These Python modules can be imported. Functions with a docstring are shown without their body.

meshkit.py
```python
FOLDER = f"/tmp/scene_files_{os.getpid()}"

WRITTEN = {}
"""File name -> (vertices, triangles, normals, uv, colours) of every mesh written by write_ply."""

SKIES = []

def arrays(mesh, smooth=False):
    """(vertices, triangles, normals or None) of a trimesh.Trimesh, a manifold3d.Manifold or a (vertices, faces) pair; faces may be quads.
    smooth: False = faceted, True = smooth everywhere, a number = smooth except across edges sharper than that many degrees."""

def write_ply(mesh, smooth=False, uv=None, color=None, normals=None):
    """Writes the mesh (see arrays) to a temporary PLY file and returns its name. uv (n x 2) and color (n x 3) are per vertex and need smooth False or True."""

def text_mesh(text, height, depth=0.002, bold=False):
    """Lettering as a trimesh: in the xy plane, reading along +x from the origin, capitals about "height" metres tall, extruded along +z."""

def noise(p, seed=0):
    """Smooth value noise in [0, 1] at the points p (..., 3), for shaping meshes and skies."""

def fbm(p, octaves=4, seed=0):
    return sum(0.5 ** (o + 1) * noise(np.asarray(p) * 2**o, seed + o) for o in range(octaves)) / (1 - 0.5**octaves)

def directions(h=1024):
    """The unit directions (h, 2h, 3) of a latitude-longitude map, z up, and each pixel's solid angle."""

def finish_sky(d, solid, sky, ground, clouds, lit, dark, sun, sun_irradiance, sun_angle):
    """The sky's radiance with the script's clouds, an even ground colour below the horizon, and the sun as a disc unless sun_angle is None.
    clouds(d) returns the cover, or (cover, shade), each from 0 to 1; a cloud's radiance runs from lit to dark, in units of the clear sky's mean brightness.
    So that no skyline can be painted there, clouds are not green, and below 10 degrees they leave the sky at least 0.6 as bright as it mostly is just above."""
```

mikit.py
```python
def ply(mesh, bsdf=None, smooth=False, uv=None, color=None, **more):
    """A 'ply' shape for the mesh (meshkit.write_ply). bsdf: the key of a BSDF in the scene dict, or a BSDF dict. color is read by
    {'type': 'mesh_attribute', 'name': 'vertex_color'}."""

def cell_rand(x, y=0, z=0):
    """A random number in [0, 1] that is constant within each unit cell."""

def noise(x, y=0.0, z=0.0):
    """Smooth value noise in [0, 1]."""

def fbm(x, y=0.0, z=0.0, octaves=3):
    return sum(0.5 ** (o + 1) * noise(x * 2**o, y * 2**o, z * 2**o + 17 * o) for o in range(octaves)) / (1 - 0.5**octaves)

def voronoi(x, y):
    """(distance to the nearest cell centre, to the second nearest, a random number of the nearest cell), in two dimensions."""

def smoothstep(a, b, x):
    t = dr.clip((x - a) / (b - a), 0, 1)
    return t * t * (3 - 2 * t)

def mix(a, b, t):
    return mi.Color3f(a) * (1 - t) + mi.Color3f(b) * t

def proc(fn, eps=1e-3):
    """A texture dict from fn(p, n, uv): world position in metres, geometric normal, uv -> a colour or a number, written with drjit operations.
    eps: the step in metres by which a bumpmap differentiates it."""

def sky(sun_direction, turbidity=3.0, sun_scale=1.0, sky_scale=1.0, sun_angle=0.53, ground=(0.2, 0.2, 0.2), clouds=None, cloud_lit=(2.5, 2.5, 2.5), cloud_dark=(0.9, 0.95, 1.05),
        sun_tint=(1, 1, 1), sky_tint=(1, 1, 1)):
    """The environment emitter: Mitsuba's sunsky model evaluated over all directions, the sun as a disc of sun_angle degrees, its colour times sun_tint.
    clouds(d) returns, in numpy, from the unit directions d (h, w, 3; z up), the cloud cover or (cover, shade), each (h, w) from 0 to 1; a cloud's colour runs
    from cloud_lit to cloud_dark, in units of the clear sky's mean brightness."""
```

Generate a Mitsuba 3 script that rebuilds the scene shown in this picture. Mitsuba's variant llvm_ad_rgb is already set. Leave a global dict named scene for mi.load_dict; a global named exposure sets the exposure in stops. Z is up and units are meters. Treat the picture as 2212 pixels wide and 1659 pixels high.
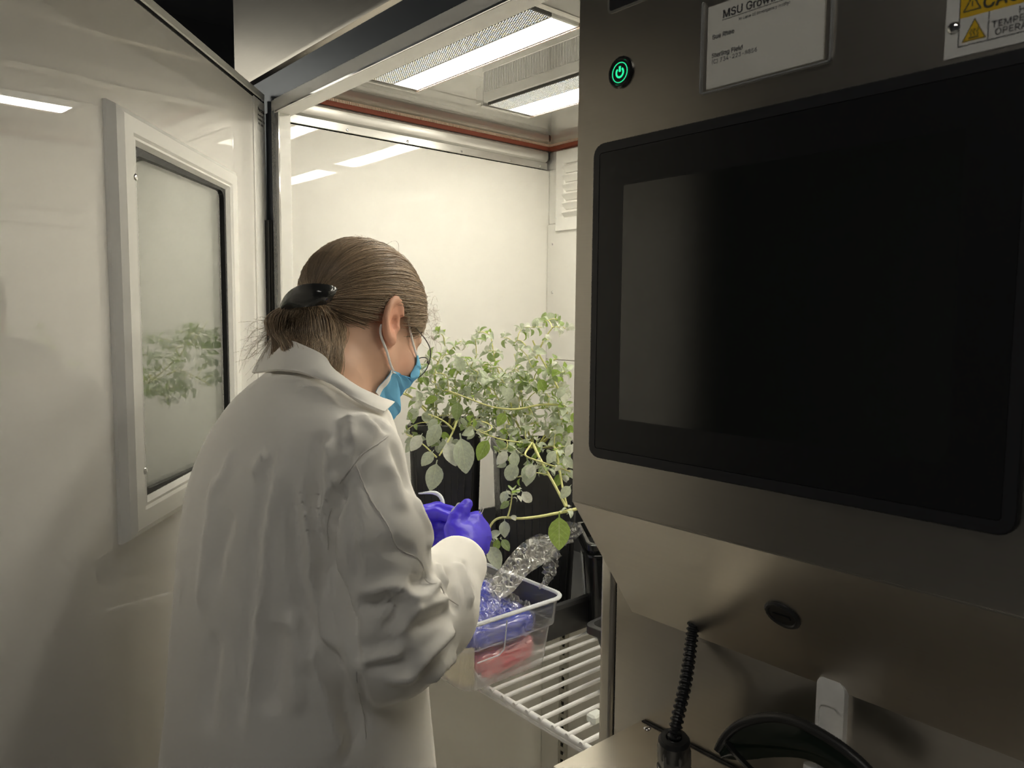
import math, random
import numpy as np, trimesh, manifold3d as m3
import mitsuba as mi, drjit as dr
import mikit, meshkit
from mikit import proc, noise, fbm, smoothstep, mix
from shapely.geometry import Polygon, Point, box as sbox, LineString
from scipy.spatial import cKDTree
from scipy.interpolate import CubicSpline

T = mi.ScalarTransform4f
V = lambda *a: np.array(a, float)
scene, labels = {}, {}

# ---------------------------------------------------------------- camera, lights, exposure
W, H, FPX, HC = 2212, 1659, 1640.2, 1.45
YAW, PITCH, ROLL = map(math.radians, (49.159, 4.897, 0.490))
CAM = V(0, 0, HC)
FW = V(-math.sin(YAW)*math.cos(PITCH), math.cos(YAW)*math.cos(PITCH), -math.sin(PITCH))
_r = np.cross(FW, [0, 0, 1]); _r /= np.linalg.norm(_r); _u = np.cross(_r, FW)
RT = _r*math.cos(ROLL) + _u*math.sin(ROLL)
UP = -_r*math.sin(ROLL) + _u*math.cos(ROLL)
scene['camera'] = {'type': 'thinlens', 'fov': 2*math.degrees(math.atan(W/2/FPX)), 'fov_axis': 'x',
                   'aperture_radius': 0.0011, 'focus_distance': 1.18, 'near_clip': 0.02, 'far_clip': 50.0,
                   'to_world': T().look_at(origin=CAM.tolist(), target=(CAM+FW).tolist(), up=UP.tolist())}
LAMP = 14.6                              # radiance of the grow lights' main boards
LAMP_RGB = V(1.0, .94, .78)
exposure = 0.69
# the dark room outside: a dim fluorescent fitting over the aisle, behind the photographer
ROOM_L = 3.6

# pixel of the photograph -> point at a distance along the lens axis, or on a plane of the place
def ray(x, y): return FW + RT*(x-W/2)/FPX - UP*(y-H/2)/FPX
def at(x, y, t): return CAM + ray(x, y)*t
def on(x, y, ax, val):
    d = ray(x, y); i = 'XYZ'.index(ax)
    return CAM + d*(val-CAM[i])/d[i]
def proj(p):
    q = np.asarray(p, float)-CAM; z = q@FW
    return np.stack([W/2+FPX*(q@RT)/z, H/2-FPX*(q@UP)/z, z], -1)

# ---------------------------------------------------------------- helpers
def E(name, mesh, bsdf, smooth=False, **kw):
    """one entry of the scene; a taken name gets the next three-digit number"""
    key, k = name, 0
    while key in scene:
        k += 1; key = f'{name}_{k:03d}'
    scene[key] = mikit.ply(mesh, bsdf, smooth, **kw)
    return key
def copy_of(key, name, to_world):
    k2, k = name, 0
    while k2 in scene:
        k += 1; k2 = f'{name}_{k:03d}'
    scene[k2] = {**scene[key], 'to_world': to_world}
    return k2
USED = set()
def thing(name, label, cat, group=None):
    key, k = name, 0
    while key in USED:
        k += 1; key = f'{name}_{k:03d}'
    USED.add(key)
    labels[key] = {'label': label, 'category': cat}
    if group: labels[key]['group'] = group
    return key
def struct(key, label=None):
    labels[key] = {'kind': 'structure'}
    if label: labels[key]['label'] = label
def part(key, label=None, stuff=False):
    labels.setdefault(key, {})
    if label: labels[key]['label'] = label
    if stuff: labels[key]['kind'] = 'stuff'
cat = trimesh.util.concatenate
def fix(m):
    m = trimesh.Trimesh(m.vertices, m.faces, process=False)
    return m
def hull(p): return trimesh.convex.convex_hull(np.asarray(p))
def box(x0, x1, y0, y1, z0, z1, b=0.0):
    lo, hi = np.minimum((x0, y0, z0), (x1, y1, z1)), np.maximum((x0, y0, z0), (x1, y1, z1))
    b = min(b, .49*(hi-lo).min())
    if b <= 0:
        m = trimesh.creation.box(extents=hi-lo); m.apply_translation((lo+hi)/2); return m
    P = []
    for sx in (0, 1):
        for sy in (0, 1):
            for sz in (0, 1):
                c = V(*(hi[i] if s else lo[i] for i, s in enumerate((sx, sy, sz))))
                d = V(*(-b if s else b for s in (sx, sy, sz)))
                for ax in range(3):
                    q = c+d; q[ax] = c[ax]; P.append(q)
    return hull(P)
def frame_m(o, x, y, z=None):
    x = np.asarray(x, float)/np.linalg.norm(x); y = np.asarray(y, float); y = y-x*(x@y); y /= np.linalg.norm(y)
    z = np.cross(x, y)
    M = np.eye(4); M[:3, 0], M[:3, 1], M[:3, 2], M[:3, 3] = x, y, z, o
    return M
def xf(m, M):
    m = m.copy(); m.apply_transform(M); return m
def extrude(poly, h):
    ps = getattr(poly, 'geoms', [poly])
    return cat([trimesh.creation.extrude_polygon(p, h, engine='earcut') for p in ps])
def rrect(w, h, r, n=6):
    return sbox(r, r, w-r, h-r).buffer(r, quad_segs=n)
def spline(pts, n):
    pts = np.asarray(pts, float)
    if len(pts) < 3: return pts[0]+(pts[-1]-pts[0])*np.linspace(0, 1, n)[:, None]
    s = np.r_[0, np.cumsum(np.linalg.norm(np.diff(pts[:, :3], axis=0), axis=1)+1e-9)]
    return CubicSpline(s/s[-1], pts)(np.linspace(0, 1, n))
def poly(pts, n, k=9):
    """points along a polyline, its corners softened"""
    pts = np.asarray(pts, float); d = np.r_[0, np.cumsum(np.linalg.norm(np.diff(pts, axis=0), axis=1))]; u = np.linspace(0, d[-1], n)
    P = np.stack([np.interp(u, d, pts[:, i]) for i in range(pts.shape[1])], 1)
    w = np.hanning(k+2)[1:-1]; w /= w.sum(); h = k//2
    return np.stack([np.convolve(np.r_[[c[0]]*h, c, [c[-1]]*h], w, 'valid') for c in P.T], 1)
def tube(pts, r, sides=8, caps=True, flat=None):
    """a swept round tube with parallel-transported rings"""
    p = np.asarray(pts, float); n = len(p); r = np.broadcast_to(np.asarray(r, float), (n,))
    t = np.gradient(p, axis=0); t /= np.linalg.norm(t, axis=1, keepdims=True)+1e-12
    a = np.cross(t[0], [0, 0, 1.0] if abs(t[0][2]) < .9 else [1.0, 0, 0]); A = []
    for k in range(n):
        a = a-t[k]*(a@t[k]); a /= np.linalg.norm(a)+1e-12; A.append(a)
    A = np.array(A); B = np.cross(t, A); ang = np.arange(sides)*2*np.pi/sides
    if flat is None: ca, sa = np.cos(ang), np.sin(ang)
    else: ca, sa = np.cos(ang), flat*np.sin(ang)
    v = p[:, None]+r[:, None, None]*(ca[None, :, None]*A[:, None]+sa[None, :, None]*B[:, None])
    i, j = np.meshgrid(np.arange(n-1), np.arange(sides), indexing='ij'); j2 = (j+1) % sides
    q = np.stack([i*sides+j, i*sides+j2, (i+1)*sides+j2, (i+1)*sides+j], -1).reshape(-1, 4)
    f = [q[:, [0, 1, 2]], q[:, [0, 2, 3]]]; vv = v.reshape(-1, 3)
    if caps:
        c0, c1 = len(vv), len(vv)+1; jj = np.arange(sides); j2 = (jj+1) % sides
        f += [np.stack([jj*0+c0, j2, jj], 1), np.stack([jj*0+c1, (n-1)*sides+jj, (n-1)*sides+j2], 1)]
        vv = np.vstack([vv, p[:1], p[-1:]])
    return trimesh.Trimesh(vv, np.vstack(f), process=False)
def lathe(prof, o=(0, 0, 0), axis=(0, 0, 1), n=32):
    """profile of (radius, height)"""
    prof = np.asarray(prof, float); a = np.arange(n)*2*np.pi/n; k = len(prof)
    v = np.stack([prof[:, None, 0]*np.cos(a), prof[:, None, 0]*np.sin(a), np.repeat(prof[:, 1:], n, 1)], -1).reshape(-1, 3)
    i, j = np.meshgrid(np.arange(k-1), np.arange(n), indexing='ij'); j2 = (j+1) % n
    q = np.stack([i*n+j, i*n+j2, (i+1)*n+j2, (i+1)*n+j], -1).reshape(-1, 4)
    m = trimesh.Trimesh(v, np.vstack([q[:, [0, 1, 2]], q[:, [0, 2, 3]]]), process=False)
    ax = np.asarray(axis, float)/np.linalg.norm(axis); h = V(1, 0, 0) if abs(ax[0]) < .9 else V(0, 1, 0)
    x = np.cross(h, ax)
    return xf(m, frame_m(o, x, np.cross(ax, x)))
def grid_mesh(P):
    """P (n, m, 3) -> mesh"""
    n, m = P.shape[:2]; i, j = np.meshgrid(np.arange(n-1), np.arange(m-1), indexing='ij')
    q = np.stack([i*m+j, (i+1)*m+j, (i+1)*m+j+1, i*m+j+1], -1).reshape(-1, 4)
    return trimesh.Trimesh(P.reshape(-1, 3), np.vstack([q[:, [0, 1, 2]], q[:, [0, 2, 3]]]), process=False)
def sheet(P, th):
    """grid P thickened by th along its normals, closed"""
    m = grid_mesh(P); n = np.array(m.vertex_normals).reshape(P.shape)
    a, b = P+n*th/2, P-n*th/2; N, M = P.shape[:2]; k = N*M
    f = np.array(m.faces); F = [f, f[:, ::-1]+k]
    ring = [(i, 0) for i in range(N)]+[(N-1, j) for j in range(1, M)]+[(i, M-1) for i in range(N-2, -1, -1)]+[(0, j) for j in range(M-2, 0, -1)]
    idx = np.array([i*M+j for i, j in ring]); nx = np.roll(idx, -1)
    F += [np.stack([idx, idx+k, nx], 1), np.stack([nx, idx+k, nx+k], 1)]
    m = trimesh.Trimesh(np.vstack([a.reshape(-1, 3), b.reshape(-1, 3)]), np.vstack(F), process=False)
    return m
def nets(f, lo, hi, h):
    """surface nets of the field f(p) < 0"""
    ax = lo if isinstance(lo, list) else [np.arange(lo[i], hi[i]+h, h) for i in range(3)]; n = [len(a) for a in ax]
    val = np.empty(n, np.float32)
    yz = np.stack(np.meshgrid(ax[1], ax[2], indexing='ij'), -1)
    step = max(1, int(400000/(n[1]*n[2])))
    for i in range(0, n[0], step):
        xs = ax[0][i:i+step]
        P = np.empty((len(xs),)+yz.shape[:2]+(3,)); P[..., 0] = xs[:, None, None]; P[..., 1:] = yz
        val[i:i+step] = f(P.reshape(-1, 3)).reshape(P.shape[:3])
    s = val < 0; cells = tuple(k-1 for k in n); acc = np.zeros(cells+(3,), np.float32); cnt = np.zeros(cells, np.float32)
    edges = []
    for d in range(3):
        sl0 = [slice(None)]*3; sl1 = [slice(None)]*3; sl0[d] = slice(0, -1); sl1[d] = slice(1, None)
        v0, v1 = val[tuple(sl0)], val[tuple(sl1)]; c = np.argwhere((v0 < 0) != (v1 < 0)); edges.append(c)
        if not len(c): continue
        a, b = v0[tuple(c.T)], v1[tuple(c.T)]; t = a/(a-b); p = c.astype(np.float32); p[:, d] += t
        o = [k for k in range(3) if k != d]
        for u in (0, 1):
            for w in (0, 1):
                q = c.copy(); q[:, o[0]] -= u; q[:, o[1]] -= w
                ok = np.all((q >= 0) & (q < np.array(cells)), 1); q = q[ok]
                np.add.at(acc, tuple(q.T), p[ok]); np.add.at(cnt, tuple(q.T), 1)
    has = cnt > 0; idx = np.full(cells, -1, np.int64); idx[has] = np.arange(has.sum())
    verts = acc[has]/cnt[has][:, None]; verts = np.stack([np.interp(verts[:, i], np.arange(n[i]), ax[i]) for i in range(3)], 1)
    F = []
    for d in range(3):
        c = edges[d]; o = [(d+1) % 3, (d+2) % 3]
        ok = (c[:, o[0]] > 0) & (c[:, o[1]] > 0) & (c[:, o[0]] < cells[o[0]]) & (c[:, o[1]] < cells[o[1]]) & (c[:, d] < cells[d]); c = c[ok]
        if not len(c): continue
        e0 = np.eye(3, dtype=int)[o[0]]; e1 = np.eye(3, dtype=int)[o[1]]
        g = [idx[tuple((c-a).T)] for a in (e0*0, e0, e0+e1, e1)]
        q = np.stack(g, 1); fl = s[tuple(c.T)]
        q[~fl] = q[~fl][:, ::-1]; F += [q[:, [0, 1, 2]], q[:, [0, 2, 3]]]
    return trimesh.Trimesh(verts, np.vstack(F), process=False)
def smooth_mesh(m, it=6):
    from scipy.sparse import coo_matrix, diags
    e = np.vstack([m.faces[:, [0, 1]], m.faces[:, [1, 2]], m.faces[:, [2, 0]]]); e = np.vstack([e, e[:, ::-1]])
    n = len(m.vertices); A = coo_matrix((np.ones(len(e)), (e[:, 0], e[:, 1])), (n, n)).tocsr(); A.data[:] = 1
    L = diags(1/np.maximum(np.asarray(A.sum(1)).ravel(), 1))@A; v = np.array(m.vertices)
    for _ in range(it):
        v = v+.5*(L@v-v); v = v-.51*(L@v-v)
    m.vertices = v; return m
def capsule(p, a, b, ra, rb):
    a, b = np.asarray(a), np.asarray(b); d = b-a; t = np.clip(((p-a)@d)/(d@d), 0, 1)
    return np.linalg.norm(p-a-t[:, None]*d, axis=1)-(ra+(rb-ra)*t)
def smin(a, b, k):
    h = np.clip(.5+.5*(b-a)/k, 0, 1); return b+(a-b)*h-k*h*(1-h)
def chain(p, js, rs, k=.02):
    f = None
    for i in range(len(js)-1):
        g = capsule(p, js[i], js[i+1], rs[i], rs[i+1]); f = g if f is None else smin(f, g, k)
    return f
def ellipsoid(p, c, R, rad):
    q = (p-c)@R/np.asarray(rad); l = np.linalg.norm(q, axis=1); g = np.linalg.norm(q/np.asarray(rad), axis=1)+1e-9
    return l*(l-1)/g
def screw_mesh(o, n, r=.004):
    """a pan-head screw with a cross recess"""
    m = lathe([(0, .0022), (.55*r, .002), (.85*r, .0013), (r, .0004), (r, -.0008), (0, -.0008)], o, n, 16)
    return m
def text_on(txt, h, o, x, n, depth=.0004, bold=False):
    """lettering lying on a surface at o, reading along x, facing n"""
    x = np.asarray(x, float); n = np.asarray(n, float)
    return xf(meshkit.text_mesh(txt, h, depth, bold), frame_m(o, x, np.cross(n, x)))

# ---------------------------------------------------------------- materials
def rgb(*c): return {'type': 'rgb', 'value': list(map(float, c))}
def lin(r, g, b): return [((c/255+.055)/1.055)**2.4 if c > 10 else c/255/12.92 for c in (r, g, b)]
def mat(name, col, rough=.5, metal=0.0, spec=.5, two=True, **kw):
    b = {'type': 'principled', 'base_color': col if isinstance(col, dict) else rgb(*col), 'roughness': rough, 'metallic': metal, 'specular': spec, **kw}
    scene[name] = {'type': 'twosided', 'bsdf': b} if two else b
    return name
scene['enamel'] = {'type': 'twosided', 'bsdf': {'type': 'plastic', 'diffuse_reflectance': rgb(.78, .77, .735), 'int_ior': 1.65, 'nonlinear': False}}
scene['door_enamel'] = {'type': 'twosided', 'bsdf': {'type': 'plastic', 'diffuse_reflectance': rgb(.83, .815, .785), 'int_ior': 1.85, 'nonlinear': False}}
mat('enamel_soft', (.84, .83, .80), .32)
mat('aluminium', (.66, .65, .63), .34, .75)
mat('chrome', (.82, .82, .82), .08, 1.0)
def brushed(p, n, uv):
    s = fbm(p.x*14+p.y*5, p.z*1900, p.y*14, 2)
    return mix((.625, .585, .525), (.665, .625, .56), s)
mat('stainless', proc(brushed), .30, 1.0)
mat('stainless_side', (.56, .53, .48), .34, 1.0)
mat('dark_steel', (.13, .145, .17), .30, .6)
mat('rubber', (.012, .013, .015), .45)
mat('black_plastic', (.018, .019, .02), .42)
mat('black_gloss', (.012, .013, .014), .12)
mat('screen_glass', (.012, .013, .015), .30)
mat('bezel', (.022, .023, .027), .34)
mat('red_gasket', lin(126, 60, 42), .6)
mat('ribbed_strip', lin(225, 205, 190), .4)
mat('dark_line', (.05, .05, .05), .6)
mat('white_plastic', (.80, .80, .79), .3)
mat('paper', (.78, .77, .72), .8)
mat('ink', (.03, .03, .035), .8)
mat('caution_yellow', lin(214, 176, 20), .5)
mat('sign_white', (.70, .70, .68), .5)
mat('room_paint', (.19, .20, .22), .9)
mat('room_floor', (.66, .65, .62), .4)
scene['pane_glass'] = {'type': 'thindielectric', 'int_ior': 1.5}
scene['door_glass'] = {'type': 'thindielectric', 'int_ior': 1.8}
scene['holder_plastic'] = {'type': 'thindielectric', 'int_ior': 1.45}
def emit(name, key, L, c=(1, 1, 1)):
    scene[key]['emitter'] = {'type': 'area', 'radiance': rgb(*(np.asarray(c)*L))}
# ---------------------------------------------------------------- the dark room around the machine
RX0, RX1, RY0, RY1, RZ = -3.4, 1.9, -2.4, 1.95, 2.7
for k, b, mm in (('floor', (RX0, RX1, RY0, RY1, -.05, 0), 'room_floor'), ('ceiling', (RX0, RX1, RY0, RY1, RZ, RZ+.05), 'room_paint'),
              ('wall_left', (RX0-.05, RX0, RY0, RY1, 0, RZ), 'room_paint'), ('wall_right', (RX1, RX1+.05, RY0, RY1, 0, RZ), 'room_paint'),
              ('wall_back', (RX0, RX1, RY0-.05, RY0, 0, RZ), 'room_paint'), ('wall_front', (RX0, RX1, RY1, RY1+.05, 0, RZ), 'room_paint')):
    E(k, box(*b), mm); struct(k)
ck = E('ceiling__light_panel', box(-.3, .6, -.9, -.5, RZ-.03, RZ-.001), 'white_plastic'); part(ck, 'dim fluorescent fitting')
emit('x', ck, ROOM_L, (1, .95, .85))

wk_ = E('window_1', box(RX0, RX0+.02, -.9, .15, 2.15, 2.62), 'white_plastic'); struct('window_1', 'dim clerestory window of the corridor'); emit('', wk_, .9, (1, .96, .82))
# ---------------------------------------------------------------- growth chamber
GC = thing('growth_chamber', 'white-lined walk-up plant growth chamber with its door swung open to the left', 'growth chamber')
G = lambda s: GC+'__'+s
FY, XL, YB, XR = .70, -1.62, 1.5355, .04       # front plane, left liner, back liner, right liner
JX, RXJ, ZT = -1.5905, -.632, 1.885              # opening: left, right, top
ZF, ZC = .06, 2.085                               # chamber floor, ceiling
# liners (thin boxes), joints recessed where the panels meet
E(G('left_liner'), box(XL-.04, XL, .735, YB+.04, ZF, 1.872, 0), 'enamel', False)
def wavy(P, amp, f, seed):
    d = (meshkit.fbm(P*f, 3, seed)-.5)*amp
    return d
yy, zz = np.linspace(.735, YB, 46), np.linspace(ZF, 1.874, 80)
P = np.stack([np.full((46, 80), XL), *np.meshgrid(yy, zz, indexing='ij')], -1)
P[..., 0] += .0004+np.abs(wavy(P, .0012, 3.2, 3))
E(G('left_panel'), grid_mesh(P[:, ::-1]), 'enamel', True)
E(G('back_liner'), box(XL-.04, XR+.04, YB+.004, YB+.04, ZF, ZC), 'enamel_soft')
# back wall panels with open seams
for a, b, z0, z1 in ((XL+.002, -1.2, 1.3345, 1.7215), (XL+.002, -1.2, ZF, 1.3325), (-1.198, XR, ZF, 1.7215), (XL+.002, XR, 1.7235, 1.876)):
    E(G('back_panel'), box(a, b, YB-(.006 if z1 < 1.73 else .001), YB+.006, z0, z1, .001), 'enamel')
E(G('right_liner'), box(XR, XR+.04, .735, YB+.04, ZF, ZC), 'enamel_soft')
E(G('floor_pan'), box(XL-.04, XR+.04, .735, YB+.04, ZF-.04, ZF), 'enamel_soft')
def perf(p, n, uv):
    x, y = p.x*160, p.y*160
    fx, fy = x-dr.floor(x)-.5, y-dr.floor(y)-.5
    return mix((.33, .33, .32), (.78, .77, .75), smoothstep(.22, .3, dr.sqrt(fx*fx+fy*fy)))
mat('perforated', proc(perf), .4)
E(G('lamp_canopy_ceiling'), box(XL-.04, XR+.04, .735, YB+.04, ZC, ZC+.03), 'enamel_soft')
E(G('perforated_panel'), box(-1.33, XR-.01, .90, YB-.1, ZC-.012, ZC-.001), 'perforated'); part(G('perforated_panel'), 'perforated ceiling panel')
E(G('canopy_front'), box(XL-.04, XR+.04, .735, .744, 1.887, ZC), 'enamel_soft')
E(G('canopy_left'), box(XL-.04, XL+.002, .735, YB+.04, 1.95, ZC), 'enamel_soft')
# trim along the left wall: flange with screws, proud bar, gasket, ribbed strip
E(G('wall_trim'), box(XL-.001, XL+.004, .74, YB-.012, 1.8765, 1.8955, .0008), 'aluminium'); part(G('wall_trim'), 'flat flange of the wall trim')
prof = Polygon([(0, 1.8955), (.006, 1.8955), (.013, 1.899), (.016, 1.906), (.016, 1.919), (.012, 1.924), (0, 1.924)])
def along_y(poly, y0, y1, x):   # polygon in (offset from the wall, z) swept along y
    m = extrude(poly, y1-y0); M = np.array([[1, 0, 0, x], [0, 0, 1, y0], [0, 1, 0, 0], [0, 0, 0, 1.0]]); m = xf(m, M); m.invert(); return m
def along_x(poly, x0, x1, y):   # polygon in (offset from the back wall towards the room, z) swept along x
    m = extrude(poly, x1-x0); M = np.array([[0, 0, 1, x0], [-1, 0, 0, y], [0, 1, 0, 0], [0, 0, 0, 1.0]]); m = xf(m, M); m.invert(); return m
E(G('trim_bar'), along_y(prof, .74, YB-.02, XL), 'aluminium', 30)
E(G('bar_end_cap'), hull([(XL+x, YB-.02+d, z) for x, z in ((.001, 1.896), (.017, 1.901), (.018, 1.921), (.001, 1.926)) for d in (0, .006)]), 'black_plastic')
part(G('bar_end_cap'), 'black end cap')
E(G('trim_groove'), box(XL, XL+.008, .74, YB, 1.924, 1.9275), 'dark_line')
E(G('red_gasket'), box(XL-.001, XL+.013, .74, YB, 1.9275, 1.9385, .001), 'red_gasket'); part(G('red_gasket'), 'rust-red rubber gasket')
E(G('red_gasket'), box(XL, XR, YB-.013, YB+.006, 1.9275, 1.9385, .001), 'red_gasket')
ribs = [box(XL, XL+.010, .74, YB, 1.9385, 1.946)]+[box(XL+.010, XL+.0125, y, y+.0022, 1.9388, 1.9455) for y in np.arange(.745, YB-.01, .0048)]
E(G('ribbed_strip'), cat(ribs), 'ribbed_strip'); part(G('ribbed_strip'), 'ribbed translucent strip', True)
ribs = [box(XL, XR, YB-.010, YB+.004, 1.9385, 1.946)]+[box(x, x+.0022, YB-.0125, YB-.01, 1.9388, 1.9455) for x in np.arange(XL+.012, -1.2, .0048)]
E(G('ribbed_strip'), cat(ribs), 'ribbed_strip')
E(G('canopy_ledge'), along_y(Polygon([(0, 1.946), (.006, 1.946), (.014, 1.953), (.014, 1.972), (.006, 1.978), (.004, 1.990), (0, 1.992)]), .74, YB-.016, XL), 'aluminium', 30)
E(G('bar_end_cap'), hull([(XL+x, YB-.016+d, z) for x, z in ((.001, 1.952), (.015, 1.955), (.015, 1.97), (.001, 1.978)) for d in (0, .006)]), 'black_plastic')
for y in (.886, 1.051, 1.217, 1.382, 1.496):
    E(G('trim_screw'), screw_mesh(V(XL+.0043, y, 1.8825), (1, 0, 0), .0032), 'chrome', 30)
# clear barrier under the lamps
# (the lamps' faces are let into openings of the barrier)
LZ = 1.9465
LAMPS = [(.844, .962, -1.445, -.93), (1.144, 1.288, -1.43, -.93), (.844, .962, -.84, -.325), (1.144, 1.288, -.84, -.325)]
bp = sbox(XL+.002, .745, XR, YB-.002)
for y0, y1, x0, x1 in LAMPS: bp = bp.difference(sbox(x0-.014, y0-.01, x1+.014, y1+.006))
bv, bf = trimesh.creation.triangulate_polygon(bp, engine='earcut')
E(G('light_barrier'), trimesh.Trimesh(np.c_[bv, np.full(len(bv), LZ+.002)], bf, process=False), 'pane_glass')
part(G('light_barrier'), 'clear barrier below the lamps')
# air louvre on the back wall
lx0, lx1, lz0, lz1, iz0, iz1, ix0, ix1 = -1.578, -1.10, 1.700, 1.920, 1.733, 1.884, -1.545, -1.132
fr = Polygon([(lx0, lz0), (lx1, lz0), (lx1, lz1), (lx0, lz1)], [[(ix0, iz0), (ix1, iz0), (ix1, iz1), (ix0, iz1)]])
m = xf(extrude(fr, .012), np.array([[1, 0, 0, 0], [0, 0, 1, YB-.0135], [0, 1, 0, 0], [0, 0, 0, 1.0]])); m.invert()
E(G('air_louvre'), m, 'enamel_soft'); part(G('air_louvre'), 'louvred air grille in the back wall')
E(G('air_louvre')+'__duct', box(ix0-.004, ix1+.004, YB-.0052, YB-.0048, iz0-.004, iz1+.004), 'enamel_soft')
n = 6
for k in range(n):
    z = iz0+(k+.5)*(iz1-iz0)/n; hh = (iz1-iz0)/n
    sl = Polygon([(.002, z-hh*.46), (.004, z-hh*.52), (.019, z+hh*.06), (.017, z+hh*.12), (.002, z+hh*.40)])
    E(G('air_louvre')+'__slat', along_x(sl, ix0, ix1, YB-.004), 'enamel_soft')
for x, z in ((-1.595, 1.527), (-1.597, 1.665)):
    E(G('panel_screw'), screw_mesh(V(x, YB-.0065, z), (0, -1, 0), .0038), 'chrome', 30)
# slotted shelf standards on the back wall
mat('zinc', (.50, .49, .45), .38, .9)
for x0 in (-1.536, -.80):
    st = Polygon([(x0, ZF+.06), (x0+.031, ZF+.06), (x0+.031, .86), (x0, .86)], [[(x0+.010, z), (x0+.021, z), (x0+.021, z+.012), (x0+.010, z+.012)] for z in np.arange(ZF+.03, .84, .0254)])
    m = xf(extrude(st, .008), np.array([[1, 0, 0, 0], [0, 0, 1, YB-.0145], [0, 1, 0, 0], [0, 0, 0, 1.0]])); m.invert()
    k = E(G('shelf_standard'), m, 'zinc'); part(k, 'slotted metal shelf standard')
    E(G('shelf_standard')+('_001' if k[-1].isdigit() else '')+'__slot_back', box(x0+.009, x0+.022, YB-.0073, YB-.0068, ZF+.02, .85), 'rubber')
# front of the machine: opening frame, jambs, header, dark posts
E(G('left_jamb'), box(JX-.028, JX+.002, FY+.004, .735, ZF, ZT+.03, .002), 'enamel_soft'); part(G('left_jamb'), 'white breaker strip of the opening')
E(G('left_jamb'), box(JX+.001, JX+.0155, FY, FY+.004, ZF, ZT-.002, .001), 'chrome')
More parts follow.
